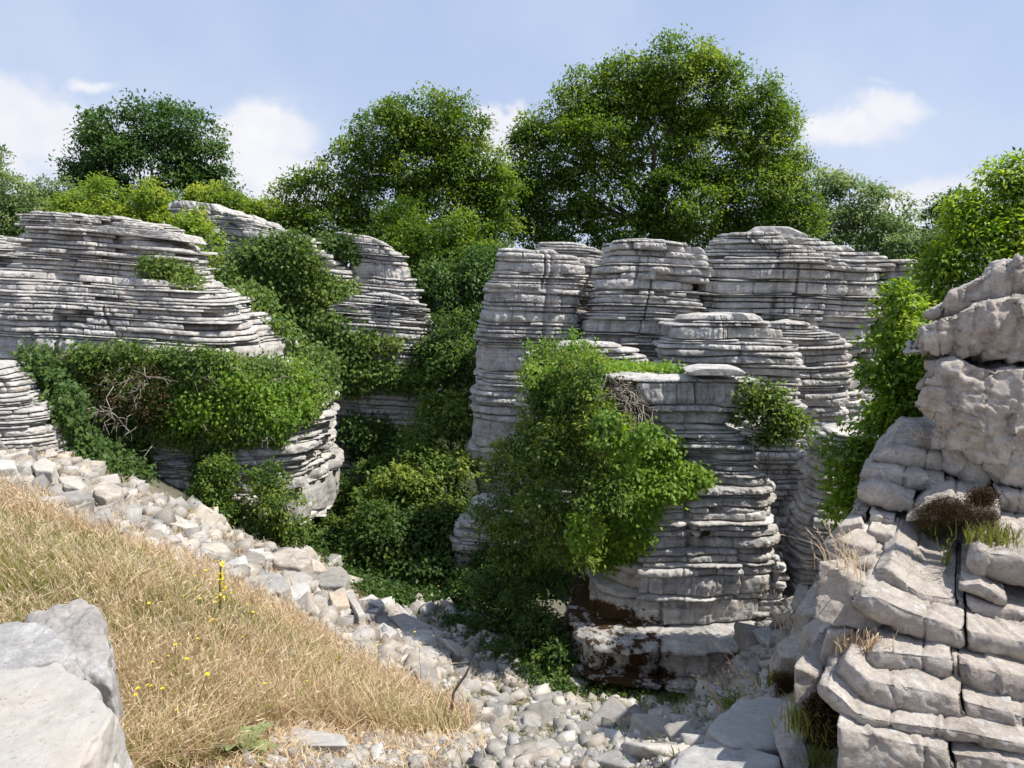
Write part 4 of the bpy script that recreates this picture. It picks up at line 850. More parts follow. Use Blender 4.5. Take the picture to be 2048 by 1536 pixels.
for i, (L, dd, lab, mt) in enumerate([
    ([(10, 400, 50, 50), (-20, 450, 60, 60), (45, 440, 35, 50), (30, 490, 45, 35), (-6, 320, 14, 16)], 24, 'green shrub at the left edge of the skyline', M_PALE),
    ([(110, 395, 40, 38), (85, 430, 45, 40), (130, 430, 40, 30)], 26, 'wispy shrub with thin top twigs, second from the left edge', M_PALE),
    ([(195, 405, 42, 38), (170, 435, 50, 34), (220, 445, 40, 30)], 22, 'yellow-green shrub directly left of the reddish-topped shrub', M_LEAFY),
    ([(290, 395, 28, 34), (300, 430, 42, 34), (270, 455, 40, 24), (325, 455, 30, 30)], 22, 'yellowest shrub below the rounded dark tree', M_LEAFY),
    ([(380, 455, 30, 34), (400, 500, 34, 40), (345, 470, 30, 30), (395, 560, 28, 34), (420, 600, 20, 24), (360, 510, 30, 30)], 17.5, 'light green shrub hanging over the shoulder behind the broad rock tower', M_LEAFY),
    ([(440, 400, 48, 24), (400, 410, 34, 24), (465, 415, 32, 22)], 25, 'low light green shrub to the right below the rounded dark tree', M_LEAFY),
    ([(520, 430, 36, 18), (545, 425, 22, 18), (490, 432, 30, 14)], 25, 'lowest shrub on the skyline above the farthest rock', M_LEAFY),
    ([(1840, 492, 34, 18), (1815, 505, 34, 16), (1870, 500, 30, 24)], 22, 'small pale shrub on the skyline right of the capstone', M_PALE)]):
    tree('shrub', lab, 'shrub', L, dd, 60 + i, mt, rc=(.2, .38), leaf=.10, cover=1.0, trunk_r=.06, group=SHR, spiky=.6, stems=2, pname='foliage')
# right-hand sapling and climber
tree('tree', 'leafy yellow-green tree rising behind the overhanging boulder', 'tree',
     [(2030, 365, 40, 40), (2060, 420, 60, 50), (1970, 430, 50, 40), (1925, 470, 42, 34), (2000, 490, 60, 50), (1900, 520, 40, 36), (1950, 550, 60, 50), (2060, 540, 60, 60), (1880, 575, 38, 34), (1920, 610, 40, 30)],
     9, 7, M_IVYY, base=(1990, 900, 9), rc=(.13, .24), leaf=.065, cover=1.1, trunk_r=.07, spiky=.7, limb=.4)
tree('climber', 'bright green climbing plant hanging between the slender column and the overhanging boulder', 'climber',
     [(1800, 605, 18, 24), (1812, 650, 28, 34), (1780, 705, 22, 26), (1825, 700, 34, 40), (1760, 750, 26, 26), (1810, 760, 44, 44), (1765, 810, 36, 38), (1820, 820, 44, 44), (1735, 860, 34, 34), (1790, 870, 44, 38), (1715, 910, 30, 34), (1765, 920, 46, 38),
      (1695, 960, 24, 30), (1740, 970, 36, 34), (1690, 1005, 24, 22), (1730, 1020, 30, 20), (1850, 780, 30, 60), (1850, 870, 30, 40)],
     7.2, 8, M_IVYY, base=(1800, 1150, 7.2), rc=(.10, .20), leaf=.060, cover=1.1, trunk_r=.03, spiky=.7, pname='foliage', flat=.8)
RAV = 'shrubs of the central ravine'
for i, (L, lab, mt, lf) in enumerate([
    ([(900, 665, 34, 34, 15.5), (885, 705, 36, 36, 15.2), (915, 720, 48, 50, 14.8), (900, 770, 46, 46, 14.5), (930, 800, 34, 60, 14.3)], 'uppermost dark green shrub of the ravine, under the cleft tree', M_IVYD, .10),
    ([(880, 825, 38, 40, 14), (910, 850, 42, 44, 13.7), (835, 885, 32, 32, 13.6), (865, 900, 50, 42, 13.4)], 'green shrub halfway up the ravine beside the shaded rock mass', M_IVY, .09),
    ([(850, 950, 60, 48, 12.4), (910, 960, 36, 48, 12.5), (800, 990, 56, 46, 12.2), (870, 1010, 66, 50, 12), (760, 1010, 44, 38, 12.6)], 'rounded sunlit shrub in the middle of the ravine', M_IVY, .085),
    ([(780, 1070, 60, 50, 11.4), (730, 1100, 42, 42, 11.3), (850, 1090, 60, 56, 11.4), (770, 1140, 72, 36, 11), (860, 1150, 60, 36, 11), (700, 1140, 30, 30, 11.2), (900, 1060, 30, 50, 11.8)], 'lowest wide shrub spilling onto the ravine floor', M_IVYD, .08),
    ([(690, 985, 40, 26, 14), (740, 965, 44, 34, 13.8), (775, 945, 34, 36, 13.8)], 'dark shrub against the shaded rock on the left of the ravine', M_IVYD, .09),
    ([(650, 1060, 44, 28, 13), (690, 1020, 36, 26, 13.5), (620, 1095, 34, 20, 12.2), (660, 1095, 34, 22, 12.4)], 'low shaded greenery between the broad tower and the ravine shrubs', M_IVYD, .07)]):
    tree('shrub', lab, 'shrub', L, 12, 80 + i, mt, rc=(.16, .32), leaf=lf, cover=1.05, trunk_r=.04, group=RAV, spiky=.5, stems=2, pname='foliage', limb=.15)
tree('shrub', 'bright green bush growing at the foot of the broad tower beside the scree', 'shrub',
     [(430, 1000, 34, 40), (410, 1045, 30, 30), (540, 965, 30, 30), (550, 1010, 36, 40), (470, 1045, 50, 30), (560, 1065, 46, 28), (500, 1070, 50, 20), (440, 950, 24, 30)], 10.7, 90, M_IVY, base=(500, 1100, 10.5), rc=(.10, .2), leaf=.06, cover=1.2, trunk_r=.03, stems=2, pname='foliage', limb=.15)
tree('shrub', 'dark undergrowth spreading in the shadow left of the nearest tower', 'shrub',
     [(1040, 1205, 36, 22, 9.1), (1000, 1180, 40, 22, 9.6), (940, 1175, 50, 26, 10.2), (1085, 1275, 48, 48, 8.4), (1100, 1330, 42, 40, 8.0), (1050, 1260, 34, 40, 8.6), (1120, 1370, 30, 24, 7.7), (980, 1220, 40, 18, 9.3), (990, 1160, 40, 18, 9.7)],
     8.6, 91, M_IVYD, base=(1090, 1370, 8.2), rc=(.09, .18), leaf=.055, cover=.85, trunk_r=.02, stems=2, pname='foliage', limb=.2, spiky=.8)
# ivy bush thrown over the nearest tower
tree('ivy', 'big bright cascade of ivy spilling over the left half of the nearest tower', 'ivy',
     [(1105, 722, 26, 22, 8.8), (1150, 745, 50, 26, 8.4), (1070, 765, 26, 26, 8.7), (1120, 790, 52, 44, 8.4), (1190, 790, 36, 36, 8.0), (1080, 840, 44, 44, 8.5), (1150, 850, 56, 50, 8.1), (1215, 850, 36, 40, 7.9), (1070, 910, 50, 50, 8.4), (1150, 920, 66, 52, 8.0),
      (1030, 900, 26, 34, 8.8), (1030, 960, 44, 44, 8.6), (1110, 990, 70, 56, 8.0), (1200, 980, 56, 40, 7.7), (1000, 1040, 40, 44, 8.7), (1070, 1060, 60, 50, 8.3), (1140, 1070, 60, 46, 8.0), (1050, 1105, 46, 28, 8.5)],
     8.3, 92, M_IVY, base=(1180, 1060, 8.4), rc=(.08, .19), leaf=.052, cover=.82, trunk_r=.014, stems=3, spiky=.7, pname='foliage', limb=.25, hang=True, split=2)
tree('ivy', 'glossy ivy clump on the right shoulder of the nearest tower', 'ivy',
     [(1490, 785, 28, 26), (1500, 820, 34, 30), (1540, 800, 30, 26), (1550, 850, 36, 32), (1590, 860, 24, 26), (1520, 875, 28, 20)], 8.3, 94, M_IVY, base=(1510, 900, 8.6), rc=(.09, .17), leaf=.055, cover=1.2, trunk_r=.02, pname='foliage', limb=.2)

# ivy that clings to the stone: rays find the rock face, leaves stand off it
bpy.context.view_layer.update(); dg = bpy.context.evaluated_depsgraph_get()
def rock_hits(poly, n, rng, d0, tol=2.5):
    q = sample_poly(poly, n, rng); out, nr = [], []
    for (x, y) in q:
        v = px_dir(x, y); v = v / np.linalg.norm(v)
        o = np.array((0., 0., 0.)); ok = False
        for _ in range(6):
            hit, loc, nn, _i, ob, _m = scene.ray_cast(dg, Vector(o), Vector(v))
            if not hit: break
            if ob.name.startswith(('foliage', 'crown', 'trunk')): o = np.array(loc) + v * .05; continue
            if ob.name.startswith(('rock', 'ground')): ok = abs(loc[1] - d0) < tol
            break
        if ok: out.append(np.array(loc)); nn = np.array(nn); nr.append(nn if nn @ v < 0 else -nn)
        else: out.append(P(x, y, d0)); nr.append(np.array((0, -1, 0.)))
    return np.array(out), np.array(nr)
def ivy(label, polys, n, thick, leaf, per, mat, d0, seed, rc=.14, tol=2.5, twigs=0, lump=60.):
    rng = np.random.default_rng(seed); Hs, Ns = [], []
    for p in polys if isinstance(polys[0][0], (tuple, list)) else [polys]:
        a, b = rock_hits(p, n, rng, d0, tol); Hs.append(a); Ns.append(b)
    H, Nr = np.concatenate(Hs), np.concatenate(Ns); m = len(H)
    out = unit(Nr * .5 + np.array([0, -.55, .25])); lm = .5 + .9 * fbm(H[:, 0] * 1.7, H[:, 1] * 1.7, H[:, 2] * 2.2, 3, seed)
    off = thick * np.clip(lm, .02, 1.3) * rng.uniform(.3, 1, m)
    c = H + out * off[:, None]
    C = np.repeat(c, per, 0) + rng.normal(0, 1, (m * per, 3)) * rc * np.array([.6, .35, .5]); O = np.repeat(out, per, 0)
    A = rng.normal(0, .55, C.shape) + np.array([0, -.2, -.7]) + O * .25; N = O * .8 + rng.normal(0, .4, C.shape) + np.array([0, 0, .35])
    tone = np.repeat(np.clip(.5 + .3 * fbm(c[:, 0] * 2.5, c[:, 1] * 2.5, c[:, 2] * 2.5, 2, seed + 3) + rng.normal(0, .1, m), .05, .95), per)
    V = np.clip(tone + rng.normal(0, .13, len(C)), 0, 1); b0 = H.mean(0); b0[2] = H[:, 2].min()
    root = tag(empty('ivy', tuple(b0)), label, 'ivy', 'ivy patches clinging to the rock towers')
    sz = leaf * rng.uniform(.65, 1.25, len(C)); leaves('foliage', C, A, N, sz, sz * .7, V, mat, parent=root)
    if not twigs: return root
    ln = []
    for k in range(twigs):
        i = rng.integers(0, m); a = c[i] + (out[i] * thick * .3 if twigs else 0); L = rng.uniform(.2, .55)
        e = a + (unit(rng.normal(0, 1, 3)) + np.array([0, -.5, -.5])) * L if twigs else H[i] + rng.normal(0, .1, 3)
        p = wig(a, e, 6, .10, rng); ln.append((p, np.linspace(.008, .003, 6)))
        if twigs:
            for _ in range(3): j = rng.integers(1, 5); ln.append((wig(p[j], p[j] + (unit(rng.normal(0, 1, 3)) + np.array([0, -.4, -.3])) * L * .5, 5, .12, rng), np.linspace(.005, .002, 5)))
    tubes('dead_twigs', ln, M_TWIG, parent=root, sides=4)['kind'] = 'stuff'
    return root
ivy('thick leafy mat of ivy and dead twigs wrapping the waist of the broad left tower',
    [(165, 700), (240, 700), (420, 715), (560, 725), (625, 740), (636, 780), (622, 830), (575, 850), (555, 888), (480, 880), (420, 895), (330, 880), (240, 900), (170, 850), (150, 780)], 1500, .38, .06, 36, M_IVY, 10.7, 41, rc=.15, twigs=45)
ivy('bright sprays of ivy hanging from the right part of the leafy mat',
    [(380, 780), (470, 760), (600, 760), (625, 800), (590, 840), (540, 880), (430, 870), (350, 840)], 330, .62, .06, 40, M_IVYY, 10.6, 42, rc=.17)
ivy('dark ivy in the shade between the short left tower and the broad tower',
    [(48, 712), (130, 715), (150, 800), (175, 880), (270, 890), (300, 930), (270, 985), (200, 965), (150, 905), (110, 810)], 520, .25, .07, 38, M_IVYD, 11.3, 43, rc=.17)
ivy('narrow strand of ivy hanging down the face of the broad tower to the bush',
    [(400, 885), (450, 885), (458, 960), (470, 1030), (400, 1040), (392, 960)], 170, .14, .06, 36, M_IVYD, 10.8, 44, rc=.12)
ivy('thin runners of ivy creeping over the shoulder of the broad tower',
    [(285, 520), (330, 525), (395, 545), (400, 572), (350, 568), (290, 545)], 90, .12, .06, 30, M_IVY, 11.5, 45, rc=.13)
ivy('dome of dark ivy capping the sunlit rock hump',
    [(560, 482), (600, 480), (625, 520), (640, 560), (700, 575), (700, 600), (650, 610), (640, 640), (690, 640), (680, 655), (600, 655), (520, 630), (450, 580), (440, 545), (490, 510)], 800, .36, .09, 32, M_IVY, 15.8, 46, rc=.24)
ivy('broad band of ivy draped below the dome and over the shaded ledges',
    [[(540, 650), (620, 655), (700, 670), (800, 690), (740, 706), (660, 770), (650, 800), (630, 780), (610, 720)], [(700, 738), (800, 742), (860, 745), (850, 772), (740, 768), (680, 775)]], 260, .22, .085, 34, M_IVY, 14, 47, rc=.22, tol=3)
ivy('small patch of dark ivy on the shaded shoulder under the narrower great tree',
    [(650, 478), (700, 485), (712, 515), (680, 512), (655, 500)], 80, .22, .09, 30, M_IVYD, 16.3, 48, rc=.2)
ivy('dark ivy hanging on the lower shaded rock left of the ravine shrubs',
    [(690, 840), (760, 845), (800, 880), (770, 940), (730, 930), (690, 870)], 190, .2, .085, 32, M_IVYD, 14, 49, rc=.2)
ivy('thin bright creeper along the top slab of the nearest tower',
    [(1160, 725), (1230, 728), (1380, 738), (1382, 748), (1250, 744), (1190, 748)], 150, .05, .045, 24, M_IVYY, 8.6, 50, rc=.07)
ivy('reddish-brown withered creeper hanging below the top slab of the nearest tower',
    [(1215, 765), (1262, 770), (1290, 820), (1262, 830), (1225, 800)], 120, .14, .028, 14, M_MOSSY, 7.9, 51, rc=.1, twigs=40)
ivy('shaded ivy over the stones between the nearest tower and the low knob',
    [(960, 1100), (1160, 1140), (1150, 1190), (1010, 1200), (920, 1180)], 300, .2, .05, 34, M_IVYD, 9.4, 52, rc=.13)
# ------------------------------------------------------------------ capstones and loose slabs on the towers
rock([(1492, 470, 12.4), (1512, 452, 12.4), (1580, 452, 12.4), (1622, 472, 12.4), (1616, 480, 12.4), (1560, 468, 12.4), (1500, 470, 12.4)], (.3, 1.6, .0),
     'flat tilted capstone lying on top of the largest rock tower', 501, mat=M_TOWER, name='capstone', cat='stone slab', sub=6, rough=.05)
rock([(1370, 744, 8.0), (1400, 736, 8.0), (1470, 738, 8.0), (1494, 746, 8.0), (1490, 752, 8.0), (1380, 752, 8.0)], (.1, .6, .0),
     'thin loose slab lying on the top of the nearest tower', 502, mat=M_TOWER, name='stone_slab', cat='stone slab', sub=6, rough=.02)
rock([(84, 452, 11.9), (90, 444, 11.9), (335, 462, 11.9), (345, 480, 11.9), (200, 462, 11.9)], (.1, 1.2, .0),
     'long tilted slab crowning the broad left tower', 503, mat=M_TOWER, name='capstone', cat='stone slab', sub=6, rough=.06, scale=.5)

# ------------------------------------------------------------------ dry grass
def blades(name, label, pos, h, mat, seed, width=.0045, lean=.5, wind=(-.25, -.1), heads=.35, kind='stuff', cat='grass', parent=None, loc=None):
    r = np.random.default_rng(seed); n = len(pos); hh = h * r.uniform(.45, 1.15, n)
    a = r.uniform(0, 2 * math.pi, n); ln_ = np.abs(r.normal(0, lean, n)) * hh; dx = np.cos(a) * ln_ + wind[0] * hh; dy = np.sin(a) * ln_ + wind[1] * hh
    wv = width * (.6 + .12 * pos[:, 1]) * r.uniform(.6, 1.3, n); wa = r.uniform(0, math.pi, n); W = np.stack((np.cos(wa), np.sin(wa) * .6, 0 * wa), 1)
    lev = []; ctr = []
    for t in (0, .35, .7, 1.0):
        c = pos + np.stack((dx * t**1.8, dy * t**1.8, hh * (t - .28 * t**3 * np.clip(ln_ / hh, 0, 1.4))), 1); ctr.append(c)
        ww = wv * (1, .9, .6, .25)[int(round(t * 2.9))]; lev += [c - W * ww[:, None], c + W * ww[:, None]]
    V = np.stack(lev, 1); F = np.array([[0, 1, 3, 2], [2, 3, 5, 4], [4, 5, 7, 6]]); F = (F[None] + (np.arange(n) * 8)[:, None, None]).reshape(-1, 4)
    var = np.repeat(np.clip(.5 + .3 * fbm(pos[:, 0] * 1.5, pos[:, 1] * 1.5, pos[:, 2] * 0, 3, seed) + r.normal(0, .17, n), 0, 1), 8); VV = V.reshape(-1, 3)
    k = r.random(n) < heads; m = int(k.sum())
    if m:
        tip, pre = ctr[3][k], ctr[2][k]; ax = unit(tip - pre); per = 5
        C = np.repeat(tip, per, 0) - np.repeat(ax, per, 0) * (np.tile(np.arange(per), m) * .014)[:, None]; A = unit(np.repeat(ax, per, 0) + r.normal(0, .28, (m * per, 3))); B = unit(np.cross(A, r.normal(0, 1, A.shape)))
        L = .034 * r.uniform(.7, 1.3, len(C))[:, None]; Wd = .0055 * (.6 + .12 * C[:, 1])[:, None]
        HV = np.stack((C, C + A * L * .45 + B * Wd * .5, C + A * L, C + A * L * .45 - B * Wd * .5), 1).reshape(-1, 3)
        HF = np.arange(len(C) * 4).reshape(-1, 4) + len(VV); VV = np.concatenate((VV, HV)); F = np.concatenate((F, HF)); var = np.concatenate((var, np.full(len(HV), .75) + r.normal(0, .1, len(HV))))
    o = mesh_obj(name, VV, F, mat, attrs={'var': np.clip(var, 0, 1)}, parent=parent, loc=loc)
    if parent is None: tag(o, label, cat, kind=kind)
    return o
def on_ground(poly, n, seed, patch=None):
    r = np.random.default_rng(seed); q = sample_poly(poly, n, r); h, ok = ground_hit(q[:, 0], q[:, 1])
    if patch: h = h[fbm(h[:, 0] * patch, h[:, 1] * patch, 0 * h[:, 0], 3, seed) > r.uniform(-.5, .25, len(h))]
    h[:, 2] -= .02; return h
G_MAIN = [(-40, 1005), (90, 1030), (230, 1100), (370, 1180), (500, 1240), (620, 1310), (740, 1372), (850, 1425), (940, 1468), (880, 1478), (740, 1462), (600, 1452), (500, 1480), (420, 1536), (180, 1600), (-40, 1560)]
G_EDGE = [(-40, 975), (110, 1000), (260, 1065), (400, 1130), (560, 1215), (680, 1290), (820, 1370), (960, 1440), (940, 1470), (740, 1372), (500, 1240), (230, 1100), (-40, 1010)]
blades('grass', 'tall dry golden grass covering the slope on the left', on_ground(G_MAIN, 50000, 1, .95), .28, M_GRASS, 1, heads=.13, lean=.75, width=.0036)
blades('grass', 'yellow-green blades mixed through the dry grass', on_ground(G_MAIN, 22000, 2, .7), .26, M_GRASSG, 2, heads=.05, lean=.7, width=.0036)
blades('grass', 'thin dry grass straggling over the edge of the scree', on_ground(G_EDGE, 6500, 3, 1.5), .24, M_GRASS, 3, heads=.5)
blades('grass', 'flattened dry grass and straw between the stones at the bottom', on_ground([(420, 1500), (600, 1450), (940, 1455), (1010, 1500), (900, 1536), (430, 1560)], 6000, 4, 1.5), .09, M_GRASS, 4, lean=1.1, heads=.1)
gravel('gravel', 'scattered stones showing through the dry grass', [(-40, 1060), (230, 1130), (500, 1270), (860, 1440), (600, 1440), (260, 1440)], 260, .02, .13, 36)
gravel('gravel', 'stones half hidden in the dry grass near the bottom left', [(200, 1380), (420, 1400), (760, 1440), (720, 1560), (180, 1560)], 1500, .006, .05, 34)

# small plants -------------------------------------------------------
def surf(px, py, d0=None):
    v = px_dir(px, py); v = v / np.linalg.norm(v); hit, loc, nn, _i, ob, _m = scene.ray_cast(dg, Vector((0, 0, 0)), Vector(v))
    if hit and (d0 is None or abs(loc[1] - d0) < 1.2): return np.array(loc)
    return P(px, py, d0 or 5)
bpy.context.view_layer.update(); dg = bpy.context.evaluated_depsgraph_get()
def tuft(px, py, d, h, n, mat, label, seed, spread=.06, heads=.2, lean=.5, wind=(0, -.1), width=.004):
    r = np.random.default_rng(seed); c = surf(px, py, d); p = c + r.normal(0, 1, (n, 3)) * np.array([spread, spread, spread * .15]) - np.array([0, 0, .02])
    n = len(p)
    o = blades('grass_tuft', label, p, h, mat, seed, width=width, heads=heads, lean=lean, wind=wind, kind=None, cat='grass tuft', loc=tuple(c)); o['group'] = 'grass tufts growing from cracks and debris'
tuft(1695, 1290, 3.7, .10, 120, M_GRASS, 'dry brown tuft of grass in the hollow under the long slab of the outcrop', 601, spread=.045)
tuft(1745, 1290, 3.7, .08, 80, M_GRASS, 'second dry tuft in the hollow, right beside the larger brown tuft', 602, spread=.04)
tuft(1620, 1450, 3.7, .16, 420, M_GRASSG, 'fresh green tuft of grass between the tilted slab and the outcrop', 603, spread=.05, heads=0)
tuft(1640, 1525, 3.5, .10, 260, M_GRASSG, 'short olive tuft at the bottom beside the upright beige stone', 604, spread=.06, heads=0)
tuft(1850, 1060, 4.2, .10, 420, M_GRASSG, 'short olive turf on the mossy ledge beneath the overhanging boulder', 605, spread=.06, heads=0)
tuft(1985, 1080, 4.0, .12, 240, M_GRASSG, 'green tuft at the right end of the mossy ledge', 606, spread=.07, heads=0)
tuft(1690, 1140, 4.3, .24, 34, M_GRASS, 'arching dry grass stalks with seed heads in the crack left of the wide ledge', 607, spread=.06, heads=.9, lean=.6, wind=(-.5, -.1), width=.003)
tuft(1560, 1375, 5.0, .12, 240, M_GRASSG, 'low yellow-green tuft behind the tilted slab', 608, spread=.07, heads=.1)
tuft(1500, 1400, 4.9, .42, 26, M_GRASS, 'long bare grass stalks with brown seed heads leaning out behind the tilted slab', 609, spread=.09, heads=1, lean=.35, wind=(-.45, -.1), width=.0022)
tuft(1575, 1255, 5.5, .30, 22, M_GRASS, 'few thin seed stalks rising beside the layered grey boulder', 610, spread=.07, heads=1, lean=.4, wind=(-.4, 0), width=.0025)
tuft(1850, 895, 4.9, .16, 16, M_GRASS, 'three curling straw stalks on the ledge below the big boulder', 611, spread=.03, heads=.6, lean=.6, wind=(-.8, 0), width=.003)
tuft(1890, 1130, 3.9, .20, 14, M_GRASSG, 'single thin flowering stalk on the wide ledge', 612, spread=.02, heads=1, lean=.15, width=.003)
tuft(1440, 1425, 5.2, .28, 10, M_GRASS, 'lone drooping seed stalk left of the tilted slab', 613, spread=.03, heads=1, lean=.3, wind=(-.5, 0), width=.0025)
tuft(760, 1480, 4.6, .07, 150, M_TWIGB and M_GRASS, 'low reddish dry tuft beside the flat pale slab', 614, spread=.08, heads=0)
def moss(label, poly, n, d0, seed, thick=.022, mat=M_MOSSY, leaf=.011):
    r = np.random.default_rng(seed); H, Nr = rock_hits(poly, n, r, d0, 1.5); per = 60; out = unit(Nr + np.array([0, 0, .4])); c = H + out * (thick * r.uniform(0, 1, n))[:, None]
    C = np.repeat(c, per, 0) + r.normal(0, .022, (n * per, 3)); A = r.normal(0, .6, C.shape) + np.repeat(out, per, 0); b0 = tuple(H.mean(0))
    o = leaves('moss', C, A, r.normal(0, 1, C.shape), leaf * r.uniform(.6, 1.3, len(C)), leaf * .35, np.clip(r.normal(.45, .2, len(C)), 0, 1), mat, loc=b0); tag(o, label, 'moss', 'moss cushions on the near outcrop')
moss('dark brown moss cushion on the ledge beneath the overhanging boulder', [(1830, 1020), (1880, 1000), (1930, 1005), (1990, 1030), (1985, 1062), (1900, 1060), (1840, 1050)], 260, 4.2, 701)
moss('small dark moss cushion at the rear of the ledge by the boulder', [(1940, 990), (1975, 985), (1985, 1005), (1945, 1008)], 120, 4.3, 702)
moss('brown moss on the grassy rock behind the tilted slab', [(1545, 1350), (1590, 1350), (1590, 1385), (1560, 1385)], 120, 5.2, 705)
moss('dead brown roots and moss under the green tuft beside the outcrop', [(1630, 1400), (1665, 1420), (1680, 1480), (1650, 1500), (1625, 1480)], 200, 3.6, 706, leaf=.03)
# mullein rosettes
def rosette(px, py, d, n, L, seed, label, stalk=False):
    r = np.random.default_rng(seed); h, _ = ground_hit([px], [py]); c = h[0]; root = tag(empty('mullein', tuple(c)), label, 'mullein plant', 'mullein plants in the dry grass')
    VV, FF, va, off = [], [], [], 0
    for k in range(n):
        a = k * 2.4 + r.normal(0, .2); el = r.uniform(.25, 1.2) * (1 - .3 * k / n); ll = L * r.uniform(.7, 1.1); seg = 9; t = np.linspace(0, 1, seg)
        out = np.array([math.cos(a), math.sin(a), 0]); side = np.array([-math.sin(a), math.cos(a), 0])
        x = ll * t * math.cos(el); z = ll * (t * math.sin(el) - .35 * t**2.4); w_ = ll * .17 * np.sin(np.pi * np.clip(t, 0, 1)**.75)**.8 + .004
        ctr = c + out * x[:, None] + np.array([0, 0, 1]) * z[:, None] + side * (.03 * ll * np.sin(t * 5 + k))[:, None]
        nn = np.array([0, 0, .25]); P5 = np.stack((ctr - side * w_[:, None] + nn * w_[:, None], ctr - side * w_[:, None] * .5 + nn * w_[:, None] * .7, ctr, ctr + side * w_[:, None] * .5 + nn * w_[:, None] * .7, ctr + side * w_[:, None] + nn * w_[:, None]), 1)
        P5 = P5 + r.normal(0, .003, P5.shape); VV.append(P5.reshape(-1, 3)); i = np.arange(seg - 1)[:, None] * 5 + np.arange(4); FF.append(np.stack((i, i + 1, i + 6, i + 5), -1).reshape(-1, 4) + off); off += seg * 5
        va.append(np.full(seg * 5, np.clip(r.normal(.55, .2), 0, 1)))
    mesh_obj('foliage', np.concatenate(VV), np.concatenate(FF), M_MULL, parent=root, smooth=True, attrs={'var': np.concatenate(va)})
    if stalk:
        tubes('stalk', [(wig(c, c + np.array([.03, 0, .55]), 6, .02, r), np.linspace(.012, .006, 6))], M_MULL, parent=root)
        m = 60; C = c + np.array([.03, 0, .25]) + np.stack((r.normal(0, .018, m), r.normal(0, .018, m), r.uniform(0, .32, m)), 1)
        leaves('blossom', C, r.normal(0, 1, (m, 3)), r.normal(0, 1, (m, 3)), .02, .02, r.random(m), M_FLOWER, parent=root)
rosette(470, 1500, 3.9, 17, .27, 801, 'large pale green mullein rosette in the foreground beside the flat pale slab')
rosette(440, 1265, 5.3, 10, .20, 802, 'mullein with a yellow flower stalk in the middle of the dry grass', True)
rosette(25, 1222, 4.6, 7, .22, 803, 'mullein leaves at the left edge behind the boulders')
tree('forb', 'dark green leafy weed at the foot of the corner slab', 'weed', [(290, 1470, 60, 34, 3.65), (330, 1490, 40, 26, 3.6), (265, 1500, 34, 22, 3.5)], 3.6, 804, M_MULL, base=(295, 1520, 3.5), rc=(.03, .06), leaf=.035, dens=.35, cover=.5, trunk_r=.006, spiky=.9, pname='foliage', limb=.5)
# yellow flowers, one plant each
def flower():
    root = tag(empty('yellow_flower'), 'small yellow flower head on a thin stalk in the dry grass', 'flower', 'yellow flowers in the dry grass'); r = np.random.default_rng(9)
    tubes('stem', [(wig((0, 0, 0), (.02, 0, .30), 5, .03, r), np.full(5, .0016))], M_MULL, parent=root, sides=4)
    k = 14; a = np.arange(k) * 2 * math.pi / k; C = np.tile([.02, 0, .302], (k, 1)); A = np.stack((np.cos(a), np.sin(a), np.full(k, .35)), 1)
    leaves('petals', C, A, np.tile([0, 0, 1.], (k, 1)), .011, .006, np.full(k, .5), M_FLOWER, parent=root); return root
f0 = flower(); r = np.random.default_rng(12)
fp = [(r.normal(430, 60), r.normal(1290, 45)) for _ in range(18)] + [(r.uniform(200, 900), r.uniform(1200, 1440)) for _ in range(14)] + [(r.normal(330, 30), r.normal(1490, 14)) for _ in range(9)] + [(60, 1130), (350, 1520), (540, 1500), (600, 1420), (700, 1390)]
hh, _ok = ground_hit([p[0] for p in fp], [min(p[1], 1530) for p in fp])
for i, c in enumerate(hh):
    if i == 0: o = f0
    else:
        o = f0.copy(); COL.objects.link(o)
        for ch in f0.children: q = ch.copy(); COL.objects.link(q); q.parent = o
    o.location = c; s_ = r.uniform(.75, 1.25); o.scale = (s_, s_, s_ * r.uniform(.8, 1.2)); o.rotation_euler = (r.normal(0, .15), r.normal(0, .15), r.uniform(0, 6))
# dead branch standing in the ground
h, _ = ground_hit([885], [1448]); b = h[0]; tp = P(946, 1318, b[1] + .1); rr = np.random.default_rng(3)
o = tubes('dead_branch', [(np.array([b - [0, 0, .05], b + (tp - b) * .2 + [.02, 0, 0], b + (tp - b) * .45 + [-.02, 0, .02], b + (tp - b) * .75 + [.0, 0, 0], tp]), [.026, .018, .013, .010, .005])], M_TWIGB, loc=tuple(b))
tag(o, 'thin dead branch standing slanted out of the ground at the end of the dry grass', 'dead branch')
# ground-hugging weeds on the ravine floor
def weeds(label, poly, n, leaf, mat, seed, patch=1.0):
    r = np.random.default_rng(seed); g = on_ground(poly, n, seed, patch); per = 14; C = np.repeat(g, per, 0) + r.normal(0, 1, (len(g) * per, 3)) * np.array([.07, .07, .03]) + [0, 0, .07]
    o = leaves('undergrowth', C, r.normal(0, 1, C.shape), r.normal(0, .4, C.shape) + [0, 0, 1], leaf * r.uniform(.6, 1.2, len(C)), leaf * .6, np.clip(r.normal(.45, .2, len(C)), 0, 1), mat)
    tag(o, label, 'undergrowth', kind='stuff')
weeds('low weeds creeping between the shaded stones of the ravine floor', [(900, 1180), (1010, 1170), (1130, 1300), (1180, 1400), (1120, 1410), (1020, 1330), (880, 1240)], 1700, .045, M_IVYD, 21)
weeds('low green weeds at the back of the ravine', [(600, 1070), (700, 1040), (960, 1100), (960, 1200), (780, 1215), (690, 1180)], 2600, .06, M_IVYD, 22, .8)
weeds('sparse seedlings in the gravel before the nearest tower', [(1150, 1360), (1500, 1400), (1480, 1440), (1180, 1420)], 170, .035, M_IVY, 23, 2)

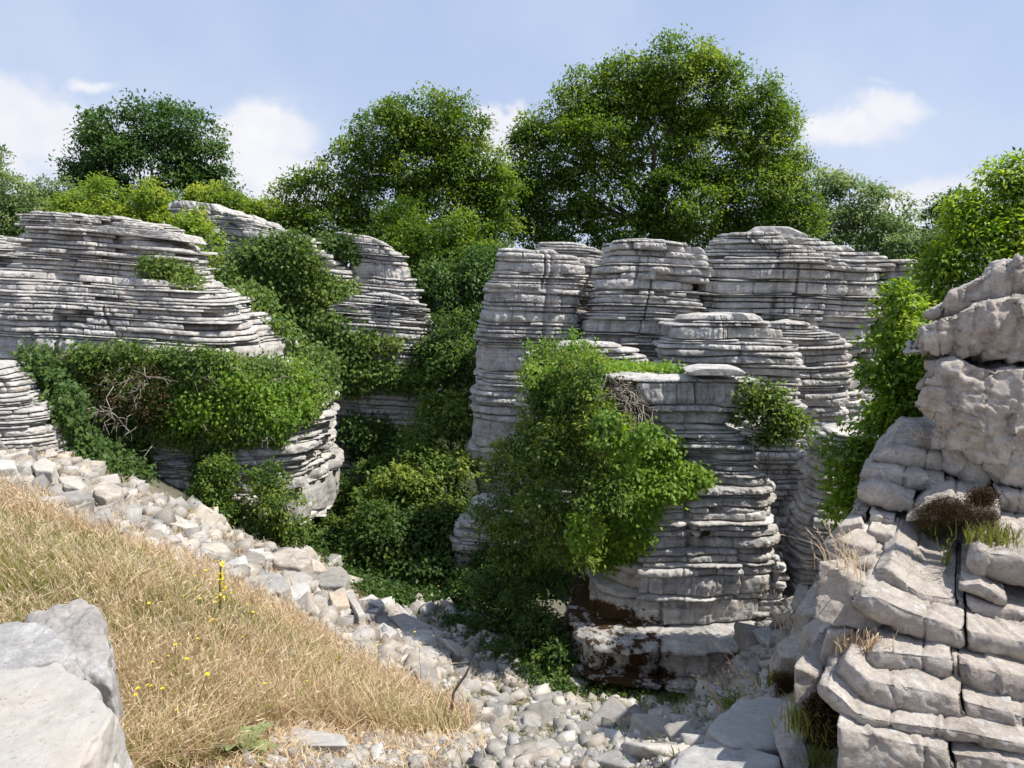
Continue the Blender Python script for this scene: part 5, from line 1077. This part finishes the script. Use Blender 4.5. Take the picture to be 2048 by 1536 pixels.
ivy('tufted ivy arms reaching across the face of the nearest tower',
    [[(1195, 830), (1250, 850), (1300, 860), (1352, 900), (1320, 925), (1260, 905), (1200, 940)], [(1190, 960), (1240, 935), (1310, 930), (1405, 950), (1412, 968), (1360, 992), (1290, 990), (1240, 1000)],
     [(1180, 985), (1260, 985), (1315, 1030), (1300, 1070), (1250, 1120), (1180, 1140), (1150, 1080)]], 210, .22, .055, 40, M_IVYY, 7.6, 53, rc=.11)
ivy('yellow-green fresh shoots in the upper part of the cascade of ivy on the nearest tower',
    [[(1060, 720), (1140, 690), (1200, 720), (1180, 790), (1110, 800), (1050, 770)], [(1090, 800), (1190, 800), (1160, 900), (1090, 960), (1060, 900)]], 90, .5, .05, 34, M_IVYY, 8.3, 54, rc=.11)
for i, (x, y, dd, rad, lab) in enumerate([(430, 1240, 5.6, 26, 'green leafy weed around the mullein stalk in the dry grass'), (640, 1310, 6.3, 22, 'low green weed at the upper edge of the dry grass'),
      (500, 1320, 5.2, 30, 'yellow-green weed patch in the middle of the dry grass'), (250, 1240, 5.2, 18, 'little green weed in the grass behind the rough boulder')]):
    tree('forb', lab, 'weed', [(x, y, rad, rad * .8), (x + rad, y + 8, rad * .7, rad * .6)], dd, 820 + i, M_GRASSG if i % 2 else M_PALE, base=(x, y + 30, dd), rc=(.03, .07), leaf=.03, dens=.3, cover=.5, trunk_r=.004, spiky=1, pname='foliage', limb=.6)

ivy('patch of withered brown and pinkish ivy stems in the left half of the leafy mat', [(190, 745), (330, 740), (360, 800), (300, 850), (200, 840)], 130, .5, .035, 14, M_MOSSY, 10.6, 55, rc=.14, twigs=22)

blades('grass', 'sparse dry grass tufts and straw growing among the scree stones', on_ground(POLY_SCREE, 9000, 8, 1.6), .16, M_GRASS, 8, lean=.9, heads=.2)
blades('grass', 'short brown grass and litter between the stones of the ravine floor', on_ground(POLY_FLOOR, 7000, 9, 1.3), .10, M_GRASSG, 9, lean=1.0, heads=.0)
gravel('gravel', 'grit and small chips filling the gaps of the scree', POLY_SCREE, 7000, .004, .03, 37)
gravel('gravel', 'grit and small chips filling the gaps of the ravine floor', POLY_FLOOR, 7000, .004, .025, 38)
